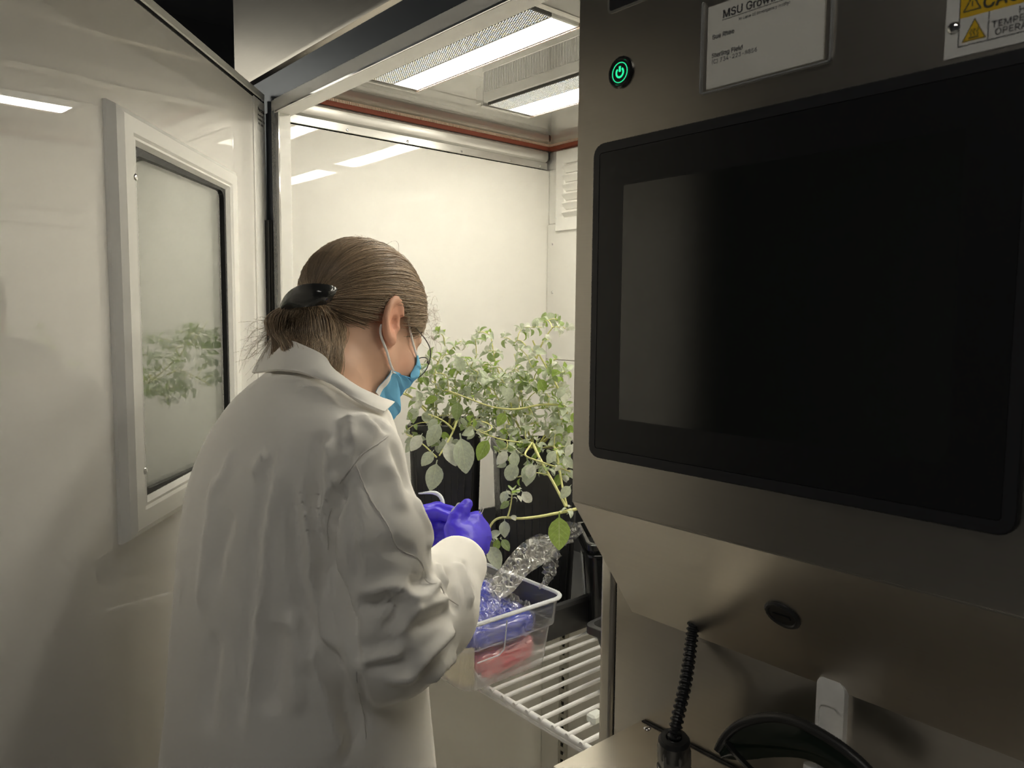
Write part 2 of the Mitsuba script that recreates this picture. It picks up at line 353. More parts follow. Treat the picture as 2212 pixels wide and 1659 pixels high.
# right jamb: rounded stainless post
m = extrude(rrect(.0235, .05, .007), 1.68); m = xf(m, T_ if False else np.array([[1, 0, 0, -.6345], [0, 1, 0, FY-.002], [0, 0, 1, ZF+.05], [0, 0, 0, 1.0]]))
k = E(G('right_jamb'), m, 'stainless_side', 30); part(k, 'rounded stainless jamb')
E(G('right_jamb'), box(-.630, -.60, FY+.012, .752, ZF, 1.9, .001), 'enamel_soft')
E(G('panel_gap'), box(-.6115, -.6095, FY+.003, FY+.02, ZF+.05, 1.84), 'rubber')
E(G('header_soffit'), box(JX-.01, -.6, FY+.002, .735, ZT, ZT+.03, .0015), 'enamel_soft'); part(G('header_soffit'), 'white breaker strip above the opening')
E(G('header_soffit'), box(JX+.001, -.6, FY-.0005, FY+.002, ZT, ZT+.0035), 'chrome')
E(G('header_lower_band'), box(-1.80, .35, FY+.006, FY+.03, ZT+.002, 1.972, .002), 'dark_steel'); part(G('header_lower_band'), 'dark lower band of the header')
hp = Polygon([(FY+.03, 1.966), (FY+.012, 1.9665), (FY+.004, 1.9695), (FY-.001, 1.975), (FY-.002, 1.983), (FY-.002, 2.235), (FY+.03, 2.235)])
m = xf(extrude(hp, 2.155), np.array([[0, 0, 1, -1.803], [1, 0, 0, 0], [0, 1, 0, 0], [0, 0, 0, 1.0]]))
k = E(G('header_panel'), m, 'stainless', 30); part(k, 'brushed steel header panel')
E(G('left_post'), box(-1.803, JX-.002, FY+.004, .735, .05, ZT+.01, .003), 'dark_steel'); part(G('left_post'), 'dark front post beside the opening')
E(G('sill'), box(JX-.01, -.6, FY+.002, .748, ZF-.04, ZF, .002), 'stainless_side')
E(G('base_panel'), box(-1.803, .35, FY+.006, .735, .004, ZF-.042, .002), 'dark_steel')
E(G('service_panel'), box(-.609, .42, FY, .735, .06, 1.97, .002), 'stainless'); part(G('service_panel'), 'steel front panel beside the opening')
E(G('outer_case'), cat([box(-1.803, XL-.04, .735, 1.62, .004, 2.235), box(XR+.04, .35, .737, 1.62, .004, 2.235), box(-1.803, .35, .735, 1.62, 2.12, 2.235), box(-1.803, .35, 1.58, 1.62, .004, 2.12), box(-1.803, .35, .735, 1.58, .004, ZF-.041)]), 'dark_steel')
E(G('hinge'), tube([V(-1.628, .70, 1.38), V(-1.628, .70, 1.66)], .011, 16), 'black_gloss', 30); part(G('hinge'), 'black door hinge')
E(G('hinge'), tube([V(-1.628, .70, .5), V(-1.628, .70, .78)], .011, 16), 'black_gloss', 30)

# ---------------------------------------------------------------- the door, swung open
DA = math.radians(-42.0); DD = V(math.cos(DA), math.sin(DA), 0); DN = V(-DD[1], DD[0], 0)
HP = V(-1.645, .70, 0)
DM = frame_m(HP, DD, V(0, 0, 1)); DM[:3, 2] = np.cross(DD, V(0, 0, 1))   # local x along the door, y up, z = out of the back
def dm(m):     # local (s, z, offset towards the chamber) -> world
    v = np.asarray(m.vertices); m = m.copy(); m.vertices = HP+v[:, :1]*DD+v[:, 1:2]*V(0, 0, 1)+v[:, 2:]*DN
    if m.is_watertight and m.volume < 0: m.invert()
    return m
DWID, DZ0, DZ1 = 1.05, .12, 1.932
D = G('door')
ws0, ws1 = .206, .642
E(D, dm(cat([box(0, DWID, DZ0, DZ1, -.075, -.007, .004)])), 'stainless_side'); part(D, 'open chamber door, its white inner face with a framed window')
# glossy inner skin, slightly wavy as sheet metal is
ss, zz = np.linspace(.002, DWID-.002, 120), np.linspace(DZ0, 1.914, 200)
P = np.stack([*np.meshgrid(ss, zz, indexing='ij'), np.zeros((120, 200))], -1)
bump = (meshkit.fbm(P*V(2.6, 3.2, 1)+5, 2, 11)-.5)*.0016
edge = np.clip(np.minimum.reduce([P[..., 0], DWID-P[..., 0], P[..., 1]-DZ0, 1.914-P[..., 1]])/.08, 0, 1)
P[..., 2] = bump*edge-.001
gm = grid_mesh(P); cc = gm.vertices[gm.faces].mean(1)
gm = trimesh.Trimesh(gm.vertices, gm.faces[~((cc[:, 0] > .242) & (cc[:, 0] < .602) & (cc[:, 1] > 1.166) & (cc[:, 1] < 1.710))], process=False)
E(D+'__inner_skin', dm(gm), 'door_enamel', True)
E(D+'__edge_strip', dm(box(.006, .070, DZ0, 1.912, -.006, .0035, .002)), 'enamel_soft')
E(D+'__edge_strip', dm(box(0.004, DWID, 1.916, DZ1, -.006, .003, .002)), 'enamel_soft')
E(D+'__gasket', dm(box(.02, DWID, 1.910, 1.9155, -.006, .001)), 'rubber')
E(D+'__gasket', dm(box(-.006, .003, DZ0, DZ1-.01, -.05, -.001, .002)), 'rubber')
# window: proud frame of four mitred mouldings, gasket, pane, pale blackout shutter behind
def moulding(c0, c1, i0, i1):
    """one mitred bar: outer corners c0-c1, inner corners i0-i1; profile rises from the skin and slopes to the pane"""
    pr = [(0, -.002), (0, .004), (.10, .015), (.28, .021), (.72, .021), (.80, .018), (.88, .019), (1.0, .012), (1.0, -.002)]
    A = np.array([[*(V(*c0)*(1-u)+V(*i0)*u), h] for u, h in pr]); B = np.array([[*(V(*c1)*(1-u)+V(*i1)*u), h] for u, h in pr])
    n = len(pr); v = np.vstack([A, B]); f = []
    for k in range(n):
        j = (k+1) % n; f += [(k, j, n+j), (k, n+j, n+k)]
    f += [(0, k+1, k) for k in range(1, n-1)]+[(n, n+k, n+k+1) for k in range(1, n-1)]
    m = trimesh.Trimesh(v, f, process=False); return m
o = [(ws0, 1.137), (ws1, 1.124), (ws1, 1.744), (ws0, 1.730)]; i_ = [(.256, 1.194), (.589, 1.181), (.589, 1.694), (.256, 1.687)]
for k in range(4):
    m = dm(moulding(o[k], o[(k+1) % 4], i_[k], i_[(k+1) % 4])); m.fix_normals()
    kk = E(D+'__window_frame', m, 'enamel_soft', 25)
    if k == 0: part(kk, 'white mitred window frame')
gk = Polygon(np.array(rrect(.349, .530, .012).exterior.coords)).difference(Polygon(np.array(rrect(.322, .492, .014).exterior.coords)+V(.0135, .016)))
m = extrude(gk, .010); m.apply_translation((.248, 1.174, .001)); E(D+'__window_gasket', dm(m), 'rubber'); part(D+'__window_gasket', 'black window gasket')
E(D+'__window_pane', grid_mesh(np.array([[HP+DD*s+V(0, 0, z)+DN*.0065 for z in (1.178, 1.700)] for s in (.252, .594)])), 'door_glass')
E(D+'__window_pane', grid_mesh(np.array([[HP+DD*s+V(0, 0, z)-DN*.0015 for z in (1.178, 1.700)] for s in (.252, .594)])), 'door_glass')
part(D+'__window_pane', 'window glass')
mat('shutter', lin(120, 128, 120), .4)
E(D+'__shutter', dm(box(.252, .594, 1.178, 1.700, -.0060, -.0040, .0005)), 'shutter'); part(D+'__shutter', 'pale blackout cover behind the glass')
for s, z in ((.602, 1.646), (.602, 1.223), (.225, 1.638), (.225, 1.230)):
    off = .021 if s > .3 else .0155
    kk = E(D+'__screw', dm(xf(screw_mesh(V(0, 0, 0), (0, 0, 1), .0052), frame_m((s, z, off), (1, 0, 0), (0, 1, 0)))), 'chrome', 30)
# rating label at the hinge corner
E(D+'__rating_label', dm(box(.012, .054, 1.845, 1.898, .0034, .0038)), 'sign_white'); part(D+'__rating_label', 'small printed label')
# seen from inside the door reads against DD: text runs from larger s to smaller s
TX = -DD
for txt, h, s, z, b in (('Percival', .0075, .056, 1.886, True), ('Model PGC-15', .0042, .056, 1.876, False), ('Serial No. 2230', .0042, .056, 1.867, False), ('2023 208V', .0040, .056, 1.858, False)):
    E(D+'__rating_label__lettering' if False else D+'__lettering', text_on(txt, h, HP+DD*(s-.005)+V(0, 0, z)+DN*.0039, TX, DN, .0003, b), 'ink')
part(D+'__lettering', 'dark print')

# ---------------------------------------------------------------- grow lights above the barrier
mat('fin', (.55, .55, .54), .45, .3)
mat('board', (.10, .10, .10), .6)
def grow_light(name, label, y0, y1, x0, x1):
    t = thing(name, label, 'grow light', 'bar lamps under the chamber ceiling'); g = lambda s: t+'__'+s
    ym = y0+(y1-y0)*.425
    E(g('housing'), box(x0, x1, y0-.004, y1+.003, LZ+.007, LZ+.03, .002), 'fin')
    E(g('fins'), cat([box(x, x+.0022, y0-.006, y1+.002, LZ+.03, LZ+.085) for x in np.arange(x0+.002, x1-.003, .0085)]), 'fin'); part(g('fins'), 'finned heat sink', True)
    E(g('top_rail'), box(x0, x1, y0-.008, y0-.005, LZ+.075, LZ+.095, .001), 'aluminium')
    E(g('diode_board'), box(x0+.012, x1-.012, ym, y1-.004, LZ+.0005, LZ+.0065), 'white_plastic')
    # the bright board: a quad facing down
    def down(xa, xb, ya, yb, z): return trimesh.Trimesh([(xa, ya, z), (xb, ya, z), (xb, yb, z), (xa, yb, z)], [(0, 2, 1), (0, 3, 2)], process=False)
    k = E(g('lit_panel'), down(x0+.016, x1-.016, ym+.002, y1-.006, LZ), 'white_plastic'); emit('', k, LAMP, LAMP_RGB); part(k, 'glowing diode strip')
    rows = np.linspace(x0+.03, x1-.03, 8)
    k = E(g('red_diodes'), cat([down(x-.0012, x+.0012, ym+.004+q*(y1-ym-.012), ym+.004+q*(y1-ym-.012)+.004, LZ-.0006) for x in rows for q in (.05, .28, .55, .8, .95)]), 'white_plastic')
    emit('', k, 1.0, (.95, .18, .25)); part(k, 'red diodes', True)
    E(g('dim_board'), box(x0+.012, x1-.012, y0, ym-.001, LZ+.0005, LZ+.0065), 'board')
    rng = np.random.default_rng(5); C = [[], [], []]
    for i, x in enumerate(np.arange(x0+.014, x1-.014, .0042)):
        for j, y in enumerate(np.arange(y0+.002, ym-.003, .0042)):
            C[rng.choice(3, p=(.6, .28, .12))].append(down(x, x+.0026, y+.0021*(i % 2), y+.0021*(i % 2)+.0022, LZ))
    for cc, col in zip(C, ((1, .97, .88), (1, .86, .45), (.6, .85, 1))):
        k = E(g('dim_diodes'), cat(cc), 'white_plastic'); emit('', k, .9, col); part(k, 'dotted rows of diodes', True)
    E(g('edge_trim'), box(x0+.004, x1-.004, y1-.003, y1, LZ-.002, LZ+.008, .0006), 'ribbed_strip')
    for s in (0, 1):
        xa = x0-.012 if s == 0 else x1
        E(g('end_cap'), box(xa, xa+.012, y0-.004, y1+.004, LZ-.001, LZ+.06, .002), 'aluminium')
        xb = x0-.04 if s == 0 else x1+.012
        E(g('bracket'), box(xb, xb+.028, y0+.005, y0+.008, LZ+.012, LZ+.05, .001), 'aluminium')
        E(g('bracket'), box(xb, xb+.028, y1-.02, y1-.017, LZ+.012, LZ+.05, .001), 'aluminium')
    for x in (x0+.05, x1-.05):
        E(g('hanger'), tube([V(x, (y0+y1)/2, LZ+.06), V(x, (y0+y1)/2, ZC)], .003, 8), 'zinc')
grow_light('grow_light', 'bright diode bar lamp nearer the opening, the larger one in view', *LAMPS[0])
grow_light('grow_light', 'bright diode bar lamp farther back, half hidden by the control cabinet', *LAMPS[1])
grow_light('grow_light', 'diode bar lamp hidden behind the control cabinet, nearer the opening', *LAMPS[2])
grow_light('grow_light', 'diode bar lamp hidden behind the control cabinet, farther from the opening', *LAMPS[3])
# ---------------------------------------------------------------- control cabinet on the front
CC = thing('control_cabinet', 'brushed steel control cabinet with a dark touchscreen, jutting out at the right', 'control cabinet')
c = lambda s: CC+'__'+s
CX0, CX1, CY = -.582, .32, .593
side = Polygon([(CY, 1.2496), (FY-.0005, 1.0961), (FY-.0005, 2.08), (CY, 2.08)])
m = xf(extrude(side, CX1-CX0), np.array([[0, 0, 1, CX0], [1, 0, 0, 0], [0, 1, 0, 0], [0, 0, 0, 1.0]]))
m.fix_normals(); E(c('housing'), m, 'stainless')
# thin folded lips where front and sloping underside meet
NY = V(0, -1, 0); EX = V(1, 0, 0)
sl = V(0, FY-CY, 1.0961-1.2496); SLEN = np.linalg.norm(sl); sl /= SLEN; SN = V(0, sl[2], -sl[1])
if SN[2] > 0: SN = -SN
def fr_(poly, d, y=CY):     # polygon in (x, z) made a slab standing d proud of the front
    m = xf(extrude(poly, d), np.array([[1, 0, 0, 0], [0, 0, -1, y], [0, 1, 0, 0], [0, 0, 0, 1.0]])); return m
E(c('seam'), box(CX0+.001, CX1, CY-.0012, CY+.001, 1.2490, 1.2504), 'stainless_side')
# touchscreen
bz = rrect(.394, .3225, .012); bz = Polygon(np.array(bz.exterior.coords)+V(-.5515, 1.3058))
inner = sbox(-.5405, 1.318, -.1690, 1.6165).buffer(.003)
m = fr_(bz.difference(inner), .0075); E(c('touchscreen'), m, 'bezel'); part(c('touchscreen'), 'dark touchscreen in a rounded frame')
E(c('touchscreen')+'__outer_rim', fr_(bz.buffer(.0012).difference(bz.buffer(-.0015)), .0055), 'black_plastic')
act = sbox(-.5110, 1.349, -.2023, 1.5835)
E(c('touchscreen')+'__border', fr_(inner.buffer(-.0004).difference(act), .0070), 'screen_glass')
scene['display'] = {'type': 'twosided', 'bsdf': {'type': 'roughplastic', 'diffuse_reflectance': rgb(.010, .012, .011), 'int_ior': 2.1, 'alpha': .03}}
E(c('touchscreen')+'__display', fr_(act, .0068), 'display'); part(c('touchscreen')+'__display', 'unlit display')
# power button
pb = V(-.5224, CY, 1.6962)
E(c('power_button'), lathe([(.0155, 0), (.0155, .002), (.0142, .0036), (.0128, .0036), (.0118, .0026), (0, .0026)], pb, NY, 48), 'black_gloss', 30)
part(c('power_button'), 'round power button with a lit green symbol')
mat('green_lit', (.02, .3, .15), .5)
def ringpoly(r0, r1, a0=0, a1=360):
    a = np.radians(np.linspace(a0, a1, 48)); return Polygon(np.vstack([np.c_[r1*np.cos(a), r1*np.sin(a)], np.c_[r0*np.cos(a[::-1]), r0*np.sin(a[::-1])]]))
sym = [ringpoly(.0092, .0100), ringpoly(.0036, .0054, 130, 410), sbox(-.0009, .0010, .0009, .0058).buffer(.0003)]
for s_, nm in zip(sym, ('ring', 'arc', 'bar')):
    m = xf(extrude(s_, .0004), np.array([[1, 0, 0, pb[0]], [0, 0, -1, CY-.0027], [0, 1, 0, pb[2]-.0004], [0, 0, 0, 1.0]]))
    k = E(c('power_button')+'__symbol_'+nm, m, 'green_lit'); emit('', k, .62, (.02, 1.0, .38) if nm != 'ring' else (.02, .8, .32))
# dark sticker cut by the top of the frame
st = rrect(.075, .06, .006); st = Polygon(np.array(st.exterior.coords)+V(-.5425, 1.7570))
E(c('sticker'), fr_(st, .0006), 'zinc'); part(c('sticker'), 'dark rounded nameplate')
E(c('sticker')+'__face', fr_(st.buffer(-.0028), .0009), 'bezel')
# warning plate
wp = sbox(-.2212, 1.6347, -.090, 1.70)
E(c('caution_sign'), fr_(wp, .0010), 'sign_white'); part(c('caution_sign'), 'white caution plate with yellow warning triangles')
cs = c('caution_sign'); Z = lambda m, d, b: E(cs+d, m, b)
Z(fr_(sbox(-.2127, 1.6410, -.10, 1.6905).difference(sbox(-.2120, 1.6417, -.1007, 1.6898)), .0013), '__border', 'ink')
Z(fr_(sbox(-.2120, 1.6602, -.1007, 1.6898), .0012), '__yellow_band', 'caution_yellow')
Z(fr_(sbox(-.1943, 1.6417, -.1937, 1.6602), .0013), '__divider', 'ink')
Z(fr_(Polygon([(-.2103, 1.6436), (-.1949, 1.6436), (-.2026, 1.6583)]), .0013), '__hot_surface_triangle', 'caution_yellow')
Z(fr_(Polygon([(-.2097, 1.6440), (-.1955, 1.6440), (-.2026, 1.6577)]).exterior.buffer(.00025), .0015), '__triangle_outline', 'ink')
Z(fr_(sbox(-.2056, 1.6452, -.1996, 1.6460), .0016), '__hot_symbol', 'ink')
for q in (-.2047, -.2026, -.2005):
    Z(fr_(LineString([(q+.0006*math.sin(u*2.4), 1.6468+.0011*u) for u in np.linspace(0, 4, 12)]).buffer(.00022), .0016), '__hot_symbol', 'ink')
Z(fr_(Polygon([(-.2098, 1.6640), (-.1994, 1.6640), (-.2046, 1.6740)]).exterior.buffer(.0004), .0015), '__alert_triangle', 'ink')
Z(fr_(cat_ if False else sbox(-.2049, 1.6665, -.2043, 1.6700), .0015), '__alert_mark', 'ink')
for txt, h, x, z in (('CAUTION', .0092, -.1925, 1.6655), ('HIGH', .0050, -.1760, 1.6535), ('TEMPERATURE', .0050, -.1918, 1.6470-.0001), ('OPERATION', .0050, -.1885, 1.6425-.0022+.0014)):
    pass
for txt, h, x, z, b in (('CAUTION', .0078, -.1985, 1.6630, True), ('HIGH', .0042, -.1765, 1.6540, False), ('TEMPERATURE', .0042, -.1922, 1.6487, False), ('OPERATION', .0042, -.1900, 1.6434, False)):
    Z(text_on(txt, h, V(x, CY-.0012, z), EX, NY, .0004, b), '__lettering', 'ink')
E(cs+'__screw', screw_mesh(V(-.2157, CY-.0012, 1.6553), NY, .0042), 'chrome', 30)
# round port cover on the sloping underside
pc = on(1691, 1327, 'Y', CY)
d_ = ray(1691, 1327); n0 = SN; tt = ((V(0, CY, 1.2496)-CAM)@n0)/(d_@n0); pc = CAM+d_*tt
E(c('port_cover'), lathe([(.0175, 0), (.0175, .002), (.0158, .0036), (.0135, .0036), (.0125, .0022), (0, .0022)], pc, SN, 40), 'black_plastic', 30)
part(c('port_cover'), 'round black port cover with a slot')
E(c('port_cover')+'__slot', xf(box(-.009, .009, -.0028, .0028, .0018, .0034, .0008), frame_m(pc, EX, np.cross(SN, EX))), 'black_gloss')
# ledge under the cabinet, standing on the front panel
t = thing('steel_ledge', 'brushed steel ledge under the control cabinet, holding the cable gland', 'ledge')
LZ0 = .967
pl = Polygon([(-.5625, .548), (.30, .548), (.30, .6985), (-.5625, .6985)])
m = hull([(x, y, z) for x in (-.5622, .30) for y, z in ((.5500, LZ0), (.6985, LZ0), (.6985, LZ0-.16), (.5480, LZ0-.003), (.5480, LZ0-.16), (.549, LZ0-.001))])
E(t+'__body', m, 'stainless', 20)
E(t+'__rear_gap', box(-.5600, .30, .6955, .6990, LZ0-.001, LZ0+.0012), 'rubber')
for x in (-.5459, -.29):
    E(t+'__screw', screw_mesh(V(x, .6885, LZ0), (0, 0, 1), .0045), 'chrome', 30)
# corrugated cable and its gland
t = thing('cable', 'black corrugated cable rising from a gland on the ledge to the cabinet', 'cable')
g0 = on(1457, 1680, 'Z', LZ0); a = at(1456, 1592, .79); b = at(1494, 1380, .842)
pth = spline([V(g0[0], g0[1], LZ0+.03), a, (a*.5+b*.5)+V(.002, 0, 0), b, V(b[0]+.006, min(b[1]+.02, .69), b[2]+.05)], 120)
rr = .0062+.0010*np.sign(np.sin(np.arange(120)*math.pi*.5+.3))
E(t+'__conduit', tube(pth, rr, 14), 'rubber')
ax = pth[6]-pth[0]
gl = [(0, 0), (.0185, 0), (.0185, .016), (.016, .018), (.0175, .020), (.0175, .040), (.0155, .047), (.0095, .049), (.007, .047)]
base = V(g0[0], g0[1], LZ0); axg = (a-base)/np.linalg.norm(a-base)
E(t+'__gland', lathe([(r_, h_*.96) for r_, h_ in gl], base, axg, 6), 'black_plastic')
E(t+'__gland_collar', lathe([(.0165, .030), (.0165, .048), (.0140, .052), (.0085, .0525), (.007, .050)], base, axg, 28), 'black_plastic', 30)
# contact card in a clear holder
t = thing('sign_holder', 'clear plastic sign holder with a printed contact card on the cabinet', 'sign holder')
hx0, hx1, hz0, hz1 = -.4262, -.3035, 1.6535, 1.735
card = sbox(-.4203, 1.6572, -.3108, 1.7285)
E(t+'__card', fr_(card, .0014), 'paper'); part(t+'__card', 'white printed contact card')
for txt, h, x, z, b in (('MSU Growth Chamber', .0066, -.4052, 1.7150, True), ('in case of emergency notify:', .0026, -.3885, 1.7085, False), ('Sue Rhee', .0037, -.4153, 1.6995, True),
                        ('Sterling Field', .0037, -.4152, 1.6835, True), ('(C) 734-223-8856', .0035, -.4152, 1.6782, False)):
    E(t+'__card__lettering', text_on(txt, h, V(x, CY-.0015, z), EX, NY, .0002, b), 'ink')
E(t+'__card__underline', fr_(sbox(-.4052, 1.7132, -.330, 1.7137), .0017), 'ink')
gl_ = grid_mesh(np.array([[(x, CY-.0030, z) for z in (hz0, hz1)] for x in (hx0, hx1)]))
E(t+'__cover', gl_, 'holder_plastic'); part(t+'__cover', 'clear cover')
mat('holder_edge', (.30, .31, .31), .25)
E(t+'__rim', cat([fr_(Polygon(np.array(rrect(hx1-hx0, hz1-hz0, .003).exterior.coords)+V(hx0, hz0)).difference(sbox(hx0+.0013, hz0+.0013, hx1-.0013, hz1)), .0038)]), 'holder_edge')
# adhesive hook on the front panel, with dark safety glasses hung from it
t = thing('wall_hook', 'white adhesive hook on the steel panel at the lower right', 'hook')
hk = rrect(.0275, .105, .009); hk = Polygon(np.array(hk.exterior.coords)+V(-.3425, 1.004))
dip = rrect(.0175, .05, .006); dip = Polygon(np.array(dip.exterior.coords)+V(-.3375, 1.030))
E(t+'__base', cat([fr_(hk, .006, FY), fr_(hk.difference(dip.buffer(.002)), .009, FY)]), 'white_plastic'); part(t+'__base')
hpz = spline([V(-.3310, FY-.006, 1.012), V(-.3315, FY-.022, 1.004), V(-.332, FY-.034, 1.010), V(-.332, FY-.036, 1.024), V(-.332, FY-.035, 1.032)], 24)
E(t+'__prong', tube(hpz, np.linspace(.0075, .0062, 24), 14), 'white_plastic', 40)
t = thing('safety_glasses', 'dark safety glasses hung from the white hook above the ledge', 'glasses')
mat('dark_lens', (.010, .016, .012), .10)
gc = at(1690, 1600, .755)
def gpx(x, y, t_=.755): return at(x, y, t_)
top = spline([gpx(1552, 1622, .785), gpx(1585, 1575, .775), gpx(1640, 1552, .752), gpx(1700, 1553, .728), gpx(1770, 1583, .700), gpx(1850, 1640, .672), gpx(1905, 1700, .655)], 40)
bot = spline([gpx(1557, 1634, .785), gpx(1600, 1640, .772), gpx(1650, 1636, .750), gpx(1700, 1634, .728), gpx(1760, 1645, .704), gpx(1830, 1695, .680), gpx(1890, 1740, .660)], 40)
w_ = np.linspace(0, 1, 9)[None, :, None]; P = top[:, None]*(1-w_)+bot[:, None]*w_
P = P-np.sin(np.pi*w_)*.006*FW
E(t+'__lens', sheet(P, .0025), 'dark_lens', 40)
E(t+'__brow', tube(top, .0050, 10, flat=1.0), 'black_plastic', 40)
arm = spline([gpx(1572, 1606, .775), gpx(1600, 1640, .75), gpx(1650, 1690, .715), gpx(1700, 1750, .685)], 20)
E(t+'__temple', tube(arm, np.linspace(.0042, .0032, 20), 8, flat=.6), 'black_gloss', 40)
# ---------------------------------------------------------------- wire shelf
WS = thing('wire_shelf', 'white coated wire shelf carrying the pots and the bin', 'shelf')
mat('coated_wire', (.82, .82, .82), .22, spec=.6)
SZ, SY = .8585, .74
SR0, SR1 = -1.605, -.57
E(WS+'__front_rail', tube([V(SR0, SY, SZ), V(SR1, SY, SZ)], .0054, 14), 'coated_wire', 40)
E(WS+'__front_rail', tube([V(SR0, SY+.003, SZ-.012), V(SR1, SY+.003, SZ-.012)], .0030, 10), 'coated_wire', 40)
E(WS+'__rear_rail', tube([V(SR0, 1.49, SZ), V(SR1, 1.49, SZ)], .0040, 12), 'coated_wire', 40)
E(WS+'__cross_rail', tube([V(SR0, 1.08, SZ-.005), V(SR1, 1.08, SZ-.005)], .0036, 12), 'coated_wire', 40)
xs0 = on(1066, 1492, 'Y', SY)[0]
wk = None
for i in range(-12, 26):
    x = xs0-.0283*i*-1
    if not (SR0+.01 < x < SR1-.005): continue
    if wk is None: wk = E(WS+'__wire', tube([V(0, SY-.006, SZ+.004), V(0, 1.496, SZ+.004)], .0037, 10), 'coated_wire', 40); scene[wk]['to_world'] = T().translate([x, 0, 0])
    else: copy_of(wk, WS+'__wire', T().translate([x, 0, 0]))
TOP = SZ+.0077
t = thing('shelf_clip', 'small translucent plastic clip on a shelf wire near the right jamb', 'clip')
mat('clip_plastic', (.75, .78, .74), .3)
p_ = on(1286, 1553, 'Z', .866)
E(t, xf(box(-.009, .009, -.012, .012, -.004, .010, .003), frame_m(p_, EX, V(0, 1, 0))), 'clip_plastic', 30)
# ---------------------------------------------------------------- black trays and pots
mat('pot_black', (.022, .023, .025), .30)
mat('tray_black', (.028, .029, .032), .38)
mat('soil', proc(lambda p, n, uv: mix((.10, .06, .035), (.03, .02, .014), fbm(p.x*220, p.y*220, p.z*220, 2))), .95)
mat('tape', (.66, .67, .66), .35)
def rpoly(w, d, r): return np.array(rrect(w, d, r, 5).exterior.coords)[:-1]-V(w/2, d/2)
def vessel(w0, w1, h, wall=.003, rim=.008, rimh=.012, r=.02, dep=None, ribs=0, floor=.004):
    """tapered open square vessel: outer and inner skin, rolled rim"""
    d0, d1 = (dep or (w0, w1))
    if dep is None: d0, d1 = w0, w1
    rings = []
    def ring(w, d, z, rr): 
        p = rpoly(w, d, rr); return np.c_[p, np.full(len(p), z)]
    k = lambda f: (w0+(w1-w0)*f, d0+(d1-d0)*f)
    seq = [(0, 0, 0)]
    z1 = h-rimh
    for f in np.linspace(0, 1, 3): w, d = k(f*z1/h); rings.append(ring(w, d, f*z1, r))
    w, d = k(1)
    rings += [ring(w+2*rim, d+2*rim, z1, r), ring(w+2*rim, d+2*rim, h-.002, r), ring(w+2*rim-.004, d+2*rim-.004, h, r), ring(w-2*wall, d-2*wall, h, r)]
    for f in (.9, .5, floor/h): w, d = k(f); rings.append(ring(w-2*wall, d-2*wall, f*h, r*.9))
    n = len(rings[0]); vv = np.vstack(rings); F = []
    for a in range(len(rings)-1):
        i = np.arange(n); j = (i+1) % n; F += [np.stack([a*n+i, a*n+j, (a+1)*n+j], 1), np.stack([a*n+i, (a+1)*n+j, (a+1)*n+i], 1)]
    c0, c1 = len(vv), len(vv)+1; vv = np.vstack([vv, [[0, 0, 0]], [[0, 0, floor]]]); i = np.arange(n); j = (i+1) % n; L = len(rings)-1
    F += [np.stack([i*0+c0, j, i], 1), np.stack([i*0+c1, L*n+i, L*n+j], 1)]
    return trimesh.Trimesh(vv, np.vstack(F), process=False)
def rotz(a, o): M = np.eye(4); M[:2, :2] = [[math.cos(a), -math.sin(a)], [math.sin(a), math.cos(a)]]; M[:3, 3] = o; return M
TRZ = TOP+.003
def tray(x0, x1, y0, y1, h, label, z=TOP):
    t = thing('plant_tray', label, 'tray')
    w, d = x1-x0, y1-y0
    m = vessel(w-.03, w-.012, h, .0025, .006, .010, .02, (d-.03, d-.012)); E(t+'__pan', xf(m, rotz(0, ((x0+x1)/2, (y0+y1)/2, z))), 'tray_black', 40)
    return t
tray(-1.585, -.950, .875, 1.36, .070, 'wide black tray under the tall plant pots')
def pot(c, yaw, w, h, label, ribs=True):
    t = thing('plant_pot', label, 'pot', None)
    m = vessel(w*.80, w*.97, h, .003, .0035, .022, .016); M = rotz(yaw, (c[0], c[1], TRZ+.004)); E(t+'__wall', xf(m, M), 'pot_black', 40)
    for s in range(4):
        a = s*math.pi/2
        for q in np.linspace(-.40, .40, 9):
            b0, b1 = V(q*w*.80, w*.40, .01), V(q*w*.97, w*.485*.955, h-.03)
            rb = tube([b0, b1], .0021, 5); rb.apply_transform(rotz(a, (0, 0, 0)))
            k = E(t+'__rib', xf(rb, M), 'pot_black')
    so = extrude(rrect(w*.93, w*.93, .015), .004); so.apply_translation((-w*.465, -w*.465, h-.030)); E(t+'__soil', xf(so, M), 'soil'); part(t+'__soil', 'brown potting soil')
    return t
P1 = V(-1.291, .935, 0); P2 = V(-1.139, 1.048, 0)
yawc = math.atan2(.585, -.81)-math.pi/2
pot(P1, math.radians(-40), .150, .362, 'tall black ribbed plant pot behind the gloved hands, left of the other')
pot(P2, math.radians(-34), .168, .325, 'tall black ribbed plant pot next to the steel cabinet, right of the other')
# low glossy pot with a strip of tape, partly behind the cabinet
t = thing('plant_pot', 'low glossy black pot with a pale strip of tape, partly behind the cabinet', 'pot')
LP = V(-.930, 1.085, TRZ+.004); M = rotz(math.radians(-38), LP)
E(t+'__wall', xf(vessel(.125, .150, .175, .003, .005, .012, .014), M), 'black_gloss', 40)
E(t+'__band', xf(vessel(.146, .150, .014, .002, .004, .006, .014), rotz(math.radians(-38), LP+V(0, 0, .142))), 'black_gloss', 40)
tp = sheet(np.stack([np.stack([np.full(8, x), np.full(8, -.0635)-np.linspace(0, .0105, 8), np.linspace(.012, .128, 8)], -1) for x in np.linspace(-.040, -.012, 4)]), .0006)
E(t+'__tape', xf(tp, M), 'tape'); part(t+'__tape', 'pale strip of tape')
